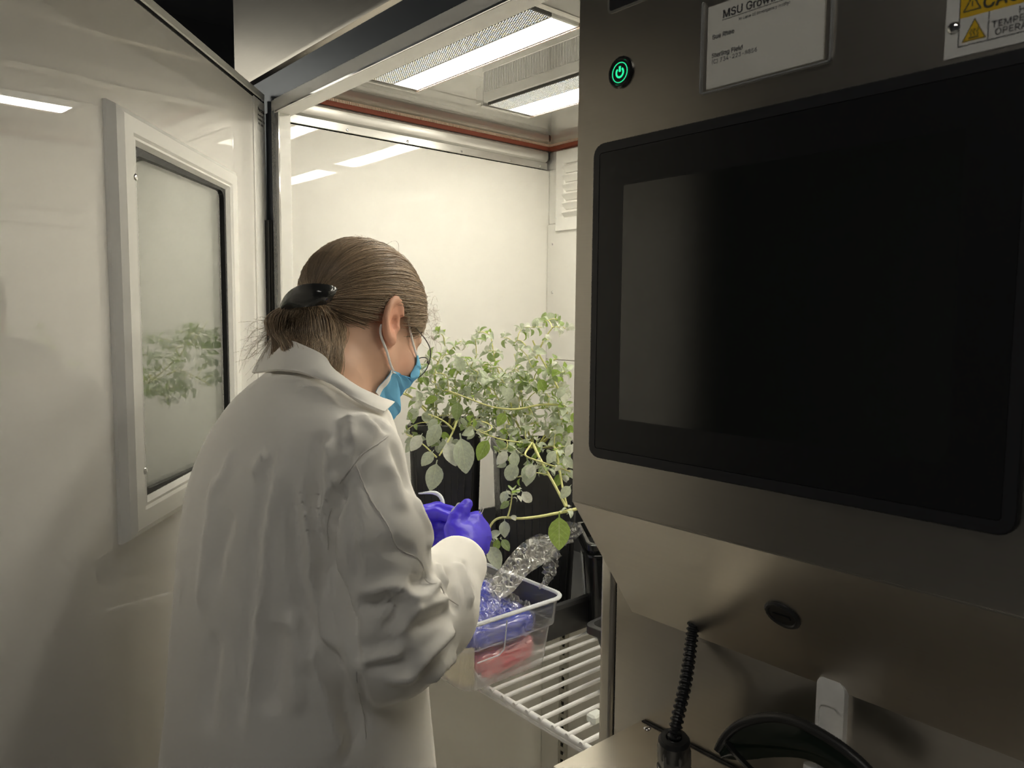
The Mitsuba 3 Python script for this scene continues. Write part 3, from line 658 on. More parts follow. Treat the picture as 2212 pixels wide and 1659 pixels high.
# empty black tub at the right jamb
t = thing('nursery_tub', 'small empty black tapered tub at the right end of the shelf', 'tub')
tb_c = V(-.735, .955, TOP)
E(t, xf(vessel(.115, .165, .098, .002, .006, .014, .016), rotz(math.radians(4), tb_c)), 'tray_black', 40)
# ---------------------------------------------------------------- clear bin with wrapped packs
BN = thing('storage_bin', 'clear plastic storage bin of wrapped packs at the front of the shelf', 'bin')
scene['bin_plastic'] = {'type': 'blendbsdf', 'weight': .09, 'a': {'type': 'thindielectric', 'int_ior': 1.45}, 'b': {'type': 'twosided', 'b': {'type': 'diffuse', 'reflectance': rgb(.80, .84, .90)}}}
mat('bin_rim', (.72, .75, .79), .25)
bx0, bx1, by0, by1 = -1.215, -.905, .694, .868; bz, bh = TOP, .118
bc = V((bx0+bx1)/2, (by0+by1)/2, bz)
def binskin():
    rings = []
    for f, w, d in ((0, bx1-bx0-.012, by1-by0-.012), (.0001, bx1-bx0, by1-by0), (.03, bx1-bx0+.002, by1-by0+.002), (.60, bx1-bx0+.018, by1-by0+.016), (.605, bx1-bx0+.028, by1-by0+.026), (1, bx1-bx0+.038, by1-by0+.034)):
        p = rpoly(w, d, .022); rings.append(np.c_[p, np.full(len(p), f*bh)])
    n = len(rings[0]); vv = np.vstack(rings); F = []
    for a in range(len(rings)-1):
        i = np.arange(n); j = (i+1) % n; F += [np.stack([a*n+i, a*n+j, (a+1)*n+j], 1), np.stack([a*n+i, (a+1)*n+j, (a+1)*n+i], 1)]
    vv = np.vstack([vv, [[0, 0, 0]]]); i = np.arange(n); F.append(np.stack([i*0+len(vv)-1, (i+1) % n, i], 1))
    return trimesh.Trimesh(vv, np.vstack(F), process=False)
E(BN+'__walls', xf(binskin(), rotz(0, bc)), 'bin_plastic', 30); part(BN+'__walls', 'clear plastic walls')
rp = rpoly(bx1-bx0+.044, by1-by0+.040, .026); rp = np.vstack([rp, rp[:1]]); rim = np.c_[rp, np.full(len(rp), bh)]
E(BN+'__rim', xf(tube(rim, .0042, 8, caps=False, flat=.8), rotz(0, bc)), 'bin_rim', 40); part(BN+'__rim', 'rolled rim')
hd = [V(bx1+.0135, by0+.010, bz+.052), V(bx1+.0135, by0+.055, bz+.052), V(bx1+.0150, by0+.064, bz+.060), V(bx1+.0185, by0+.066, bz+.108)]
E(BN+'__wall_ridge', tube(poly(hd, 40, 3), .0011, 6), 'bin_rim'); part(BN+'__wall_ridge', 'moulded ridge')
# packs: crumpled pouches
def pouch(c, r, amp, f, seed, R=np.eye(3), e=.35):
    m = trimesh.creation.icosphere(5, 1.0); v = np.array(m.vertices); s = np.sign(v)*np.abs(v)**e*.92
    p = s*r; nn = v
    rr = 1-2*np.abs(meshkit.noise(p*f+seed, seed)-.5); r2 = meshkit.fbm(p*f*.5+seed, 3, seed+3)-.5
    p = p+nn*((rr-.5)*amp+r2*amp*1.6)[:, None]
    m.vertices = p@np.asarray(R).T+c; return m
mat('wrap_blue', lin(60, 76, 215), .14, spec=.7, clearcoat=1.0, clearcoat_gloss=.95)
mat('wrap_red', lin(240, 108, 124), .16, spec=.7, clearcoat=1.0, clearcoat_gloss=.95)
scene['cling_film'] = {'type': 'blendbsdf', 'weight': .11, 'a': {'type': 'thindielectric', 'int_ior': 1.7}, 'b': {'type': 'twosided', 'b': {'type': 'principled', 'base_color': rgb(.95, .95, .95), 'metallic': 1.0, 'roughness': .16}}}
def film(P, amp, f, seed):
    """a creased film over the grid P"""
    m = grid_mesh(P); n = np.array(m.vertex_normals); v = np.array(m.vertices)
    a = 1-2*np.abs(meshkit.noise(v*f, seed)-.5); b = 1-2*np.abs(meshkit.noise(v*f*V(2.2, 2.2, .8)+3, seed+1)-.5)
    m.vertices = v+n*((a-.5)*amp+(b-.5)*amp*.6)[:, None]; return m
def rz(a): return rotz(a, (0, 0, 0))[:3, :3]
packs = [('wrap_red', V(-.972, .782, bz+.026), V(.064, .076, .020), 'red film-wrapped pack lying at the bottom of the bin', .1),
         ('wrap_red', V(-1.12, .785, bz+.026), V(.060, .066, .018), 'red film-wrapped pack at the far end of the bin under the sleeve', -.1),
         ('wrap_blue', V(-.975, .782, bz+.073), V(.066, .078, .018), 'blue film-wrapped pack lying on the red one in the bin', -.06),
         ('wrap_blue', V(-1.085, .770, bz+.098), V(.085, .070, .020), 'blue film-wrapped pack on top, slanting out of the bin', .2)]
for i, (b, c_, r, lab, a) in enumerate(packs):
    t = thing('wrapped_pack', lab, 'pack', 'wrapped packs in the bin')
    R = rz(a)
    if i == 3: R = R@Ro.from_euler('y', 14, degrees=True).as_matrix() if 'Ro' in globals() else R
    E(t+'__content', pouch(c_, r, .0045, 95, 3+i, R), b, True)
    fm = pouch(c_, r+.0035, .0055, 120, 31+i, R); E(t+'__wrap', fm, 'cling_film', True); part(t+'__wrap', 'clear creased film')
# loose clear film standing out of the bin
mat('film_glint', (.9, .9, .9), .06, spec=1.0)
def sheet_between(A, B, n, m_):
    A, B = spline(A, n), spline(B, n); w = np.linspace(0, 1, m_)[None, :, None]
    return A[:, None]*(1-w)+B[:, None]*w
t = thing('plastic_film', 'crumpled clear plastic film rising out of the bin toward the pots', 'plastic film')
A = [at(1040, 1262, 1.19), at(1075, 1232, 1.22), at(1120, 1180, 1.27), at(1165, 1157, 1.30), at(1188, 1160, 1.31)]
B = [at(1075, 1290, 1.17), at(1110, 1275, 1.20), at(1150, 1232, 1.25), at(1190, 1208, 1.29), at(1206, 1178, 1.31)]
P = sheet_between(A, B, 110, 50); E(t+'__front_sheet', film(P, .010, 75, 5), 'cling_film', True)
P2_ = P+FW*.018+RT*.004; E(t+'__rear_sheet', film(P2_, .013, 60, 9), 'cling_film', True)
A = [at(1165, 1165, 1.30), at(1172, 1205, 1.29), at(1168, 1240, 1.27), at(1160, 1275, 1.25)]
B = [at(1200, 1160, 1.32), at(1205, 1200, 1.31), at(1196, 1240, 1.29), at(1185, 1262, 1.27)]
E(t+'__hanging_fold', film(sheet_between(A, B, 100, 40), .016, 85, 14), 'cling_film', True)
A = [at(1195, 1152, 1.32), at(1218, 1130, 1.34), at(1244, 1130, 1.35), at(1258, 1143, 1.35)]
B = [at(1200, 1172, 1.32), at(1222, 1178, 1.34), at(1244, 1168, 1.35), at(1257, 1150, 1.35)]
E(t+'__tip', film(sheet_between(A, B, 80, 44), .014, 95, 21), 'cling_film', True)
t = thing('plastic_film', 'clear creased film spread over the packs in the bin', 'plastic film')
gx, gy = np.meshgrid(np.linspace(-1.15, -.915, 100), np.linspace(.70, .868, 80), indexing='ij')
E(t, film(np.stack([gx, gy, bz+.104+.012*np.sin(gx*31)*np.cos(gy*40)], -1)[:, ::-1], .012, 70, 40), 'cling_film', True)
# folded cream paper and foil at the bin's near corner
t = thing('folded_paper', 'cream folded paper standing in the near corner of the bin', 'paper')
A = spline([V(-1.04, by0+.006, bz+.004), V(-.955, by0+.005, bz+.004), V(-.922, by0+.010, bz+.004), V(-.914, by0+.022, bz+.004)], 24)
w = np.linspace(0, 1, 10)[None, :, None]; mat('cream_paper', lin(232, 224, 200), .8)
E(t, sheet(A[:, None]+w*V(0, 0, .062), .0012), 'cream_paper', True)
t = thing('foil_scrap', 'crumpled silver foil scrap in the bin beside the cream paper', 'foil')
mat('foil', (.75, .75, .76), .2, 1.0)
E(t, pouch(V(-.925, .728, bz+.014), V(.011, .018, .010), .005, 160, 77), 'foil', False)
# ---------------------------------------------------------------- the person
PE = thing('person', 'person in white lab coat, blue mask and violet gloves bending over the shelf', 'person')
pe = lambda s: PE+'__'+s
from scipy.spatial.transform import Rotation as Ro
HM = Ro.from_rotvec([-.546, -.192, .200]).as_matrix(); HO = V(-1.024, .579, 1.427)
hl = lambda q: (np.asarray(q, float)-HO)@HM          # world -> head (right, forward, up)
hw = lambda q: np.asarray(q, float)@HM.T+HO
C7 = V(-.990, .487, 1.380)
SH_R, SH_L = at(768, 992, .955), V(-1.175, .53, 1.30)
UA_R, EL_R, FA_R, CU_R, WR_R = at(812, 1165, .93), at(838, 1378, .925), at(922, 1318, 1.0), at(988, 1222, 1.085), at(1004, 1178, 1.12)
EL_L, CU_L, WR_L = V(-1.225, .61, 1.075), at(868, 1150, 1.225), at(885, 1140, 1.225)
# ---- hands (in gloves)
def hand_R(p, g=0.0):
    w = WR_R; k = [at(1028, 1126, 1.15), at(1041, 1142, 1.155), at(1045, 1162, 1.15), at(1041, 1184, 1.14)]
    f = chain(p, [CU_R, w, at(1004, 1165, 1.125)], [.027, .0255, .023], .01)
    for q, r in zip(k, (.0125, .0125, .012, .011)): f = smin(f, chain(p, [w*.7+at(1004, 1165, 1.125)*.3, q], [.021, r], .01), .009)
    f = smin(f, chain(p, [at(990, 1165, 1.12), at(981, 1144, 1.125), at(986, 1122, 1.135), at(998, 1104, 1.142), at(1009, 1089, 1.148)], [.016, .0138, .0118, .0102, .0085], .006), .008)
    for a, b, c, r in ((k[0], at(1030, 1117, 1.19), at(1006, 1120, 1.2), .0090), (k[1], at(1041, 1138, 1.19), at(1010, 1139, 1.205), .0092), (k[2], at(1044, 1157, 1.185), at(1014, 1157, 1.2), .0088), (k[3], at(1039, 1178, 1.17), at(1014, 1175, 1.185), .0082)):
        f = smin(f, chain(p, [a, b, c], [r*1.2, r, r*.9], .004), .003)
    return f+g
def hand_L(p, g=0.0):
    w = WR_L; f = chain(p, [CU_L, w], [.026, .026], .01)
    k = [at(905, 1112, 1.222), at(908, 1136, 1.225), at(910, 1156, 1.225), at(908, 1174, 1.222)]
    for q in k: f = smin(f, chain(p, [w, q], [.022, .0125], .01), .012)
    for a, b, c, r in ((k[0], at(942, 1108, 1.225), at(974, 1119, 1.215), .0098), (k[1], at(945, 1134, 1.235), at(978, 1140, 1.225), .0096), (k[2], at(942, 1150, 1.24), at(972, 1154, 1.23), .0096), (k[3], at(940, 1166, 1.235), at(968, 1172, 1.225), .0085)):
        f = smin(f, chain(p, [a, b, c], [r*1.15, r, r*.85], .005), .004)
    f = smin(f, chain(p, [at(905, 1108, 1.235), at(945, 1098, 1.255), at(976, 1104, 1.235)], [.012, .0105, .0085], .006), .006)
    return f+g
# ---- body, one continuous figure
def body(p):
    hip = V(-.965, .445, .88)
    f = chain(p, [C7+V(0, .02, -.03), V(-.985, .475, 1.2), V(-.972, .455, 1.03), hip], [.052, .080, .082, .09], .05)
    for s, sh, el, wr in ((1, SH_R, EL_R, WR_R), (-1, SH_L, EL_L, WR_L)):
        shc = sh*.85+C7*.15+V(0, 0, -.03)
        f = smin(f, chain(p, [C7+V(0, .01, -.06), shc, el, wr], [.055, .045, .034, .018], .03), .03)
        hj = hip+V(.085*s, 0, -.04); kn = V(hj[0]+.01*s, .47, .47); an = V(kn[0]+.005*s, .42, .085)
        f = smin(f, chain(p, [hj, kn, an], [.085, .055, .038], .03), .03)
        f = smin(f, chain(p, [an-V(0, .02, .04), an+V(.01*s, .15, -.055)], [.038, .026], .02), .02)
    return f
def headf(q):   # q in head coordinates
    ax = lambda *a: np.array(a, float)
    I3 = np.eye(3)
    f = ellipsoid(q, ax(0, -.008, .045), I3, (.074, .094, .086))
    f = smin(f, ellipsoid(q, ax(0, .040, -.022), I3, (.060, .056, .085)), .03)
    for s in (1, -1):
        f = smin(f, chain(q, [ax(.054*s, .004, -.045), ax(.030*s, .062, -.096), ax(0, .074, -.100)], [.020, .017, .018], .02), .025)
        f = smin(f, ellipsoid(q, ax(.040*s, .066, -.025), I3, (.024, .022, .024)), .02)
        f = smin(f, chain(q, [ax(.012*s, .088, .028), ax(.045*s, .074, .026)], [.008, .007], .01), .012)
        f = np.maximum(f, -(np.linalg.norm((q-ax(.032*s, .098, .008))/ax(1.25, 1, .8), axis=1)-.017))
        f = smin(f, np.linalg.norm((q-ax(.032*s, .076, .008)), axis=1)-.0135, .004)
    f = smin(f, chain(q, [ax(0, .092, .020), ax(0, .112, -.018)], [.009, .012], .01), .012)
    f = smin(f, chain(q, [ax(.011, .097, -.025), ax(-.011, .097, -.025)], [.008, .008], .01), .008)
    f = smin(f, ellipsoid(q, ax(0, .083, -.055), I3, (.022, .012, .008)), .008)
    nk = hl(C7+V(0, .015, -.02))
    f = smin(f, chain(q, [ax(0, -.012, -.03), ax(0, -.02, -.075), nk], [.060, .054, .062], .03), .03)
    for s in (1, -1):
        # ear: tilted dished plate with a helix rim and lobe
        t = math.radians(14); R = np.array([[math.cos(.12), -s*math.sin(.12), 0], [s*math.sin(.12), math.cos(.12), 0], [0, 0, 1.0]])@np.array([[1, 0, 0], [0, math.cos(t), math.sin(t)], [0, -math.sin(t), math.cos(t)]]).T
        c = ax(.079*s, -.014, .001); e = (q-c)@R
        plate = ellipsoid(q, c, R, (.0055, .0185, .033))
        rim = np.abs(np.sqrt((e[:, 1]/.0165)**2+((e[:, 2]-.003)/.029)**2)-1)*.0165
        hel = np.sqrt(rim**2+(e[:, 0]-s*.0045)**2)-.0042
        hel = np.where((e[:, 1] > .004) & (e[:, 2] < .012), 1, hel)
        f2 = smin(plate, hel, .004)
        f2 = np.maximum(f2, -(np.linalg.norm((e-ax(s*.0075, .003, -.002))/ax(1, .95, 1.45), axis=1)-.0088))
        f2 = smin(f2, np.linalg.norm((e-ax(s*.001, .006, -.027))/ax(.7, 1, 1), axis=1)-.0085, .006)
        f2 = smin(f2, np.linalg.norm((e-ax(s*.001, .0135, -.006)), axis=1)-.0045, .004)
        f = smin(f, f2, .006)
    return f
glv = []
for fn, c0 in ((hand_R, WR_R), (hand_L, WR_L)):
    c1 = at(1010, 1140, 1.17); g = nets(fn, np.minimum(c0, c1)-.07, np.maximum(c0, c1)+.07, .0028); glv.append(smooth_mesh(g, 4))
def whole(p):
    f = body(p)
    k = p[:, 2] > 1.22; k &= (p[:, 0] > -1.16) & (p[:, 0] < -.87) & (p[:, 1] > .42)
    if k.any(): f[k] = smin(f[k], headf(hl(p[k])), .012)
    k = (p[:, 2] > 1.0) & (p[:, 2] < 1.24) & (p[:, 1] > .52) & (p[:, 0] > -1.12) & (p[:, 0] < -.78)
    if k.any(): f[k] = np.minimum(f[k], np.minimum(hand_R(p[k], .0025), hand_L(p[k], .0025)))
    return f
def axis(segs):
    o = []
    for a, b, h in segs: o.append(np.arange(a, b, h))
    return np.concatenate(o)
BM = nets(whole, [axis([(-1.34, -1.13, .009), (-1.13, -.86, .0029), (-.86, -.60, .008)]), axis([(.26, .46, .009), (.46, .745, .0029), (.745, .80, .008)]), axis([(-.03, 1.06, .011), (1.06, 1.20, .005), (1.20, 1.58, .0029)])], None, None)
smooth_mesh(BM, 2)
q = hl(BM.vertices)
base = np.tile(V(.62, .385, .275), (len(q), 1))
ear = np.exp(-(((np.abs(q[:, 0])-.082)/.012)**2+((q[:, 1]+.014)/.028)**2+(q[:, 2]/.045)**2))
base += ear[:, None]*V(.05, -.075, -.065)
chk = np.exp(-(((np.abs(q[:, 0])-.052)/.03)**2+((q[:, 1]-.05)/.03)**2+((q[:, 2]+.035)/.03)**2)); base += chk[:, None]*V(.03, -.03, -.025)
far = np.clip((1.30-BM.vertices[:, 2])/.05, 0, 1)
base *= (1+.10*(meshkit.fbm(BM.vertices*60, 3)-.5))[:, None]
legs = BM.vertices[:, 2] < .9
base[legs] = V(.02, .022, .03)
scene['skin'] = {'type': 'twosided', 'bsdf': {'type': 'principled', 'base_color': {'type': 'mesh_attribute', 'name': 'vertex_color'}, 'roughness': .48, 'specular': .4}}
E(pe('body'), BM, 'skin', True, color=np.clip(base, 0, 1))
for s in (1, -1):
    E(pe('eye'), xf(trimesh.creation.icosphere(3, .0118), frame_m(hw((.032*s, .0775, .008)), HM[:, 0], HM[:, 1])), 'white_plastic', True)
# ---- gloves: creased vinyl
mat('glove', lin(66, 48, 205), .36, spec=.5)
for g in glv:
    v = np.array(g.vertices); n = np.array(g.vertex_normals)
    w = .5-np.abs(meshkit.noise(v*V(90, 90, 140), 4)-.5)
    g.vertices = v+n*((w-.25)*.0016)[:, None]
    k = E(pe('glove'), g, 'glove', True); part(k, 'violet-blue disposable glove')
# ---- lab coat
SEC = np.array([  # z, cx, cy, half width, half depth
    (1.40, -.986, .506, .045, .036), (1.375, -.988, .494, .078, .062), (1.34, -.992, .482, .128, .085), (1.30, -.993, .472, .160, .104),
    (1.24, -.992, .463, .180, .126), (1.15, -.988, .457, .196, .143), (1.05, -.983, .452, .203, .151), (.95, -.978, .448, .212, .158), (.88, -.976, .446, .220, .163), (.55, -.970, .44, .27, .20), (.50, -.970, .44, .275, .205)])[::-1]
SECF = CubicSpline(SEC[:, 0], SEC[:, 1:])
def torso(p):
    z = np.clip(p[:, 2], .50, 1.40); s = SECF(z); a, b = s[:, 2], s[:, 3]
    dx, dy = (p[:, 0]-s[:, 0])/a, (p[:, 1]-s[:, 1])/b
    r = (np.abs(dx)**2.3+np.abs(dy)**2.3)**(1/2.3)
    f = (r-1)*np.minimum(a, b)
    return np.maximum(f, np.maximum(p[:, 2]-1.384+.85*np.clip(p[:, 1]-.475, 0, 1), .52-p[:, 2]))
def coat(p):
    f = torso(p)
    slv = chain(p, [SH_R+V(-.06, -.005, .015), SH_R, UA_R, EL_R], [.052, .056, .062, .067], .02)
    slv = smin(slv, chain(p, [EL_R, FA_R, CU_R], [.068, .062, .043], .03), .03)
    f = smin(f, slv, .018)
    f = smin(f, chain(p, [SH_L+V(.05, 0, 0), SH_L, EL_L, CU_L], [.055, .062, .062, .040], .02), .02)
    # hollow cuffs
    for w, c_, d in ((WR_R, CU_R, WR_R-CU_R), (WR_L, CU_L, WR_L-EL_L)):
        d = d/np.linalg.norm(d)
        f = np.maximum(f, -np.maximum(np.linalg.norm(np.cross(p-c_, d), axis=1)-.0285, -((p-c_)@d)-.004))
    return f
CO = nets(coat, (-1.36, .20, .50), (-.66, .86, 1.45), .0052); smooth_mesh(CO, 12)
# sleeve + torso folds: lines over the cloth where the photograph shows them
v = np.array(CO.vertices); nrm = np.array(CO.vertex_normals); pp = proj(v); front = (nrm*(CAM-v)).sum(1) > 0
fi = np.where(front)[0]; kt = cKDTree(pp[fi, :2])
def lift(pts):
    out = []
    for x, y in spline(np.array(pts, float), max(8, 6*len(pts))):
        ix = kt.query_ball_point((x, y), 7)
        if not ix:
            continue
        ix = fi[np.array(ix)]; out.append(v[ix[np.argmin(pp[ix, 2])]])
    return np.array(out)
FOLDS = [  # pixels, width (m), height (m)
    ([(623, 905), (600, 977), (590, 1027), (577, 1103), (567, 1179), (561, 1268), (552, 1337), (538, 1467), (522, 1630)], .008, .0050),
    ([(612, 925), (588, 985), (576, 1040), (563, 1110), (553, 1185), (546, 1270), (537, 1340), (524, 1467), (508, 1630)], .010, -.0055),
    ([(648, 1005), (658, 1078), (666, 1154), (677, 1265), (685, 1304), (714, 1385), (740, 1434)], .009, .0065),
    ([(634, 1030), (640, 1090), (648, 1160), (658, 1260), (668, 1320), (690, 1390)], .010, -.0050),
    ([(672, 1040), (678, 1090), (686, 1160), (694, 1260), (706, 1310)], .009, -.0070),
    ([(691, 925), (683, 977), (680, 1040), (679, 1090)], .009, -.0060),
    ([(715, 940), (705, 990), (700, 1050)], .010, .0040),
    ([(760, 1007), (740, 1050), (722, 1090), (711, 1130), (707, 1164), (706, 1200), (709, 1235), (727, 1270), (745, 1330), (748, 1390)], .0065, -.0105),
    ([(740, 1012), (712, 1060), (698, 1100), (688, 1160)], .010, .0050),
    ([(757, 890), (754, 930), (758, 965)], .007, .0055), ([(742, 900), (738, 940), (745, 975)], .009, -.0040),
    ([(846, 936), (820, 955), (790, 978), (762, 1003)], .004, -.0025),
    ([(800, 890), (822, 910), (843, 934)], .007, -.0050), ([(770, 885), (800, 910), (830, 935)], .008, .0045),
    ([(761, 1030), (762, 1080), (763, 1128), (764, 1200), (765, 1275)], .006, -.0045), ([(776, 1040), (778, 1128), (778, 1200)], .010, .0040),
    ([(845, 950), (862, 985), (880, 1030), (888, 1065)], .007, -.0045), ([(830, 985), (850, 1020), (866, 1060), (876, 1110)], .009, .0045),
    ([(820, 1190), (850, 1185), (885, 1192), (905, 1180)], .008, -.0045),
    ([(766, 1300), (790, 1302), (812, 1298), (848, 1296), (867, 1309), (862, 1333), (838, 1357), (836, 1372)], .0075, -.0105),
    ([(760, 1276), (800, 1278), (850, 1272), (885, 1288), (890, 1320), (862, 1360), (850, 1385)], .010, .0080),
    ([(770, 1431), (800, 1424), (822, 1418), (860, 1411), (882, 1406)], .007, .0080), ([(775, 1408), (820, 1396), (870, 1388)], .010, -.0070),
    ([(778, 1448), (820, 1440), (870, 1432), (900, 1415)], .008, -.0065),
    ([(812, 1473), (840, 1467), (861, 1464), (887, 1463), (913, 1434), (935, 1412), (958, 1389), (988, 1346)], .007, .0085),
    ([(900, 1470), (925, 1442), (950, 1420), (975, 1392), (992, 1365)], .007, -.0075),
    ([(919, 1486), (952, 1447), (975, 1424), (990, 1406)], .007, .0075),
    ([(890, 1272), (897, 1288), (908, 1290), (930, 1276), (958, 1257)], .007, .0075), ([(884, 1250), (905, 1262), (935, 1250)], .008, -.0070),
    ([(866, 1330), (905, 1320), (950, 1300), (978, 1290)], .008, .0070), ([(860, 1350), (910, 1345), (960, 1325), (985, 1310)], .008, -.0060),
    ([(960, 1215), (975, 1250), (985, 1290), (990, 1330)], .006, -.0075), ([(985, 1205), (1005, 1240), (1018, 1280), (1020, 1320)], .006, .0070),
    ([(1000, 1200), (1025, 1250), (1032, 1300)], .005, -.0045), ([(945, 1215), (955, 1240), (975, 1270)], .007, .0070),
    ([(760, 1310), (757, 1350), (764, 1400), (778, 1438)], .006, -.0075),
    ([(768, 1440), (777, 1490), (783, 1532), (792, 1604)], .004, -.0060), ([(792, 1604), (820, 1596), (870, 1578)], .003, -.0015),
    ([(675, 1369), (698, 1467), (724, 1564), (750, 1650)], .014, .0090), ([(700, 1369), (724, 1467), (750, 1548), (774, 1640)], .015, -.0110),
    ([(470, 1000), (455, 1100), (440, 1220), (425, 1340)], .012, .0040), ([(500, 1080), (480, 1160), (455, 1280)], .010, -.0035),
    ([(500, 960), (478, 1030), (465, 1075)], .008, .0030), ([(575, 965), (553, 1010), (540, 1030)], .007, .0035),
    ([(465, 1350), (450, 1470), (440, 1600)], .014, -.0050), ([(600, 1330), (592, 1430), (580, 1560)], .016, -.0045), ([(630, 1300), (640, 1400), (640, 1560)], .014, .0050),
    ([(560, 800), (600, 795), (650, 800), (690, 822)], .006, -.0030), ([(700, 835), (740, 862), (790, 880)], .006, -.0040), ([(640, 830), (690, 845), (730, 870)], .008, .0030),
    ([(905, 1060), (918, 1110), (935, 1150), (925, 1190)], .007, .0045),
]
disp = np.zeros(len(v)); tv = cKDTree(v)
for px, w, hgt in FOLDS:
    L = lift(px)
    if len(L) < 3: continue
    L = np.array([np.convolve(np.r_[[c[0]]*2, c, [c[-1]]*2], [.15, .2, .3, .2, .15], 'valid') for c in L.T]).T
    L = spline(L, 60); d, i = cKDTree(L).query(v, distance_upper_bound=3.2*w); ok = np.isfinite(d)
    u = i[ok]/59; tap = np.clip(np.minimum(u, 1-u)/.18, 0, 1); tap = tap*tap*(3-2*tap)
    disp[ok] += (1.9 if np.mean([q_[0] for q_ in px]) < 730 else 1.3)*hgt*tap*np.exp(-(d[ok]/w)**2)
n1 = meshkit.fbm(v*V(26, 26, 9), 3, 2)-.5; n2 = meshkit.fbm(v*V(70, 70, 40), 2, 7)-.5
disp += n1*.0042*np.clip((1.33-v[:, 2])/.15, .25, 1)+n2*.0009
CO.vertices = v+nrm*disp[:, None]
smooth_mesh(CO, 3)
def weave(p, n, uv):
    s = fbm(p.x*9, p.y*9, p.z*6, 3)
    return mix((.76, .745, .715), (.81, .795, .765), s)
mat('coat_cloth', proc(weave), .85, spec=.2, sheen=.3)
E(pe('lab_coat'), CO, 'coat_cloth', True); part(pe('lab_coat'), 'white cotton lab coat')
mat('seam_thread', (.62, .605, .58), .9)
v = np.array(CO.vertices); nrm = np.array(CO.vertex_normals); pp = proj(v); front = (nrm*(CAM-v)).sum(1) > 0
fi = np.where(front)[0]; kt = cKDTree(pp[fi, :2])
for px in ([(770, 997), (790, 1052), (815, 1100), (843, 1141), (869, 1190), (894, 1197), (914, 1214), (921, 1233), (918, 1249), (923, 1259), (950, 1258), (960, 1268), (966, 1287), (985, 1299), (991, 1308)],
           [(846, 936), (820, 955), (790, 978), (762, 1003), (738, 1046), (722, 1090), (710, 1140), (706, 1190)], [(768, 1447), (783, 1532), (792, 1604)]):
    L = lift(px)
    if len(L) > 3:
        L = spline(np.array([np.convolve(np.r_[[c[0]]*3, c, [c[-1]]*3], np.ones(7)/7, 'valid') for c in L.T]).T, 90)
        k = E(pe('lab_coat')+'__seam', tube(L+(CAM-L)/np.linalg.norm(CAM-L, axis=1, keepdims=True)*.0008, .0008, 6), 'seam_thread'); part(k, 'stitched seam')
# collar
Tp = [(603, 770, 1.235), (584, 742, 1.17), (589, 724, 1.12), (640, 740, 1.07), (690, 763, 1.03), (706, 774, 1.018), (716, 797, 1.01), (770, 837, 1.005), (815, 857, 1.02), (853, 871, 1.045)]
Bp = [(570, 800, 1.22), (546, 806, 1.16), (546, 806, 1.11), (600, 799, 1.045), (650, 804, 1.00), (690, 819, .975), (712, 826, .968), (750, 853, .962), (795, 878, .972), (834, 893, 1.005)]
def depth_of(mesh):
    v = np.array(mesh.vertices); k = v[:, 2] > 1.1; v = v[k]; n = np.array(mesh.vertex_normals)[k]; q = proj(v); k = (n*(CAM-v)).sum(1) > 0
    kt = cKDTree(q[k, :2]); z = q[k, 2]
    def f(x, y, r=11):
        i = kt.query_ball_point((x, y), r); return min(z[j] for j in i) if i else None
    return f
coat_t, body_t = depth_of(CO), depth_of(BM)
def near(x, y, t, gap, fns):
    for f in fns:
        d = f(x, y)
        if d is not None: t = min(t, d-gap)
    return t
TT, TB_ = [], []
for i, (x, y, t) in enumerate(Tp): TT.append((x, y, near(x, y, t, .016, (body_t, coat_t)) if i >= 2 else t))
for i, (x, y, t) in enumerate(Bp): TB_.append((x, y, near(x, y, t, .009, (body_t, coat_t)) if i >= 2 else t))
Tc = poly([at(*a) for a in TT], 90, 7); Bc = poly([at(*a) for a in TB_], 90, 11)
w = np.linspace(0, 1, 12)[None, :, None]
Pc = Tc[:, None]*(1-w)+Bc[:, None]*w; out = (CAM-Pc); out /= np.linalg.norm(out, axis=-1, keepdims=True)
Pc = Pc+out*((.010*np.sin(np.pi*w)+.003*w)*(.7+.3*np.cos(np.linspace(0, 6, 90)))[:, None, None])
k = E(pe('lab_coat')+'__collar', sheet(Pc, .0045), 'coat_cloth', 40); part(k, 'turned-down coat collar')
# cuff hem
d = (WR_R-CU_R)/np.linalg.norm(WR_R-CU_R)
# ---- hair: cap, strands swept to the clip, tail below it
HC_ = V(0, -.008, .045); HR = V(.074, .094, .086)+.007
clip_l = hl(at(668, 650, 1.065)); clip_dir = (clip_l-HC_)/HR; clip_dir /= np.linalg.norm(clip_dir)
def onhead(d, off=0.0):
    d = d/np.linalg.norm(d, axis=-1, keepdims=True); return HC_+d*(HR+off)
def hairy(q):
    """inside the hairline, in head coordinates"""
    x, y, z = np.abs(q[..., 0]), q[..., 1], q[..., 2]
    line = np.interp(y, [-.11, -.06, -.035, -.012, .012, .03, .045, .07, .09], [-.05, -.055, -.03, .030, .036, .022, .012, .050, .082])
    return z > line
rng = np.random.default_rng(12)
uu, vv = np.meshgrid(np.linspace(0, 2*np.pi, 121), np.linspace(.02, np.pi-.02, 90), indexing='ij')
D = np.stack([np.sin(vv)*np.cos(uu), np.sin(vv)*np.sin(uu), np.cos(vv)], -1)
Q = onhead(D, -.001); keep = hairy(Q)
capm = grid_mesh(hw(Q.reshape(-1, 3)).reshape(Q.shape)); fk = keep.reshape(-1)[capm.faces].all(1)
capm = trimesh.Trimesh(capm.vertices, capm.faces[fk], process=False); capm.remove_unreferenced_vertices()
mv, mc = [capm], [np.tile(V(.060, .044, .030), (len(capm.vertices), 1))]
def add_strand(P, r, col, sides=3):
    t = tube(P, np.linspace(1, .35, len(P))**.5*r, sides, caps=False); mv.append(t)
    mc.append(np.tile(col, (len(t.vertices), 1)))
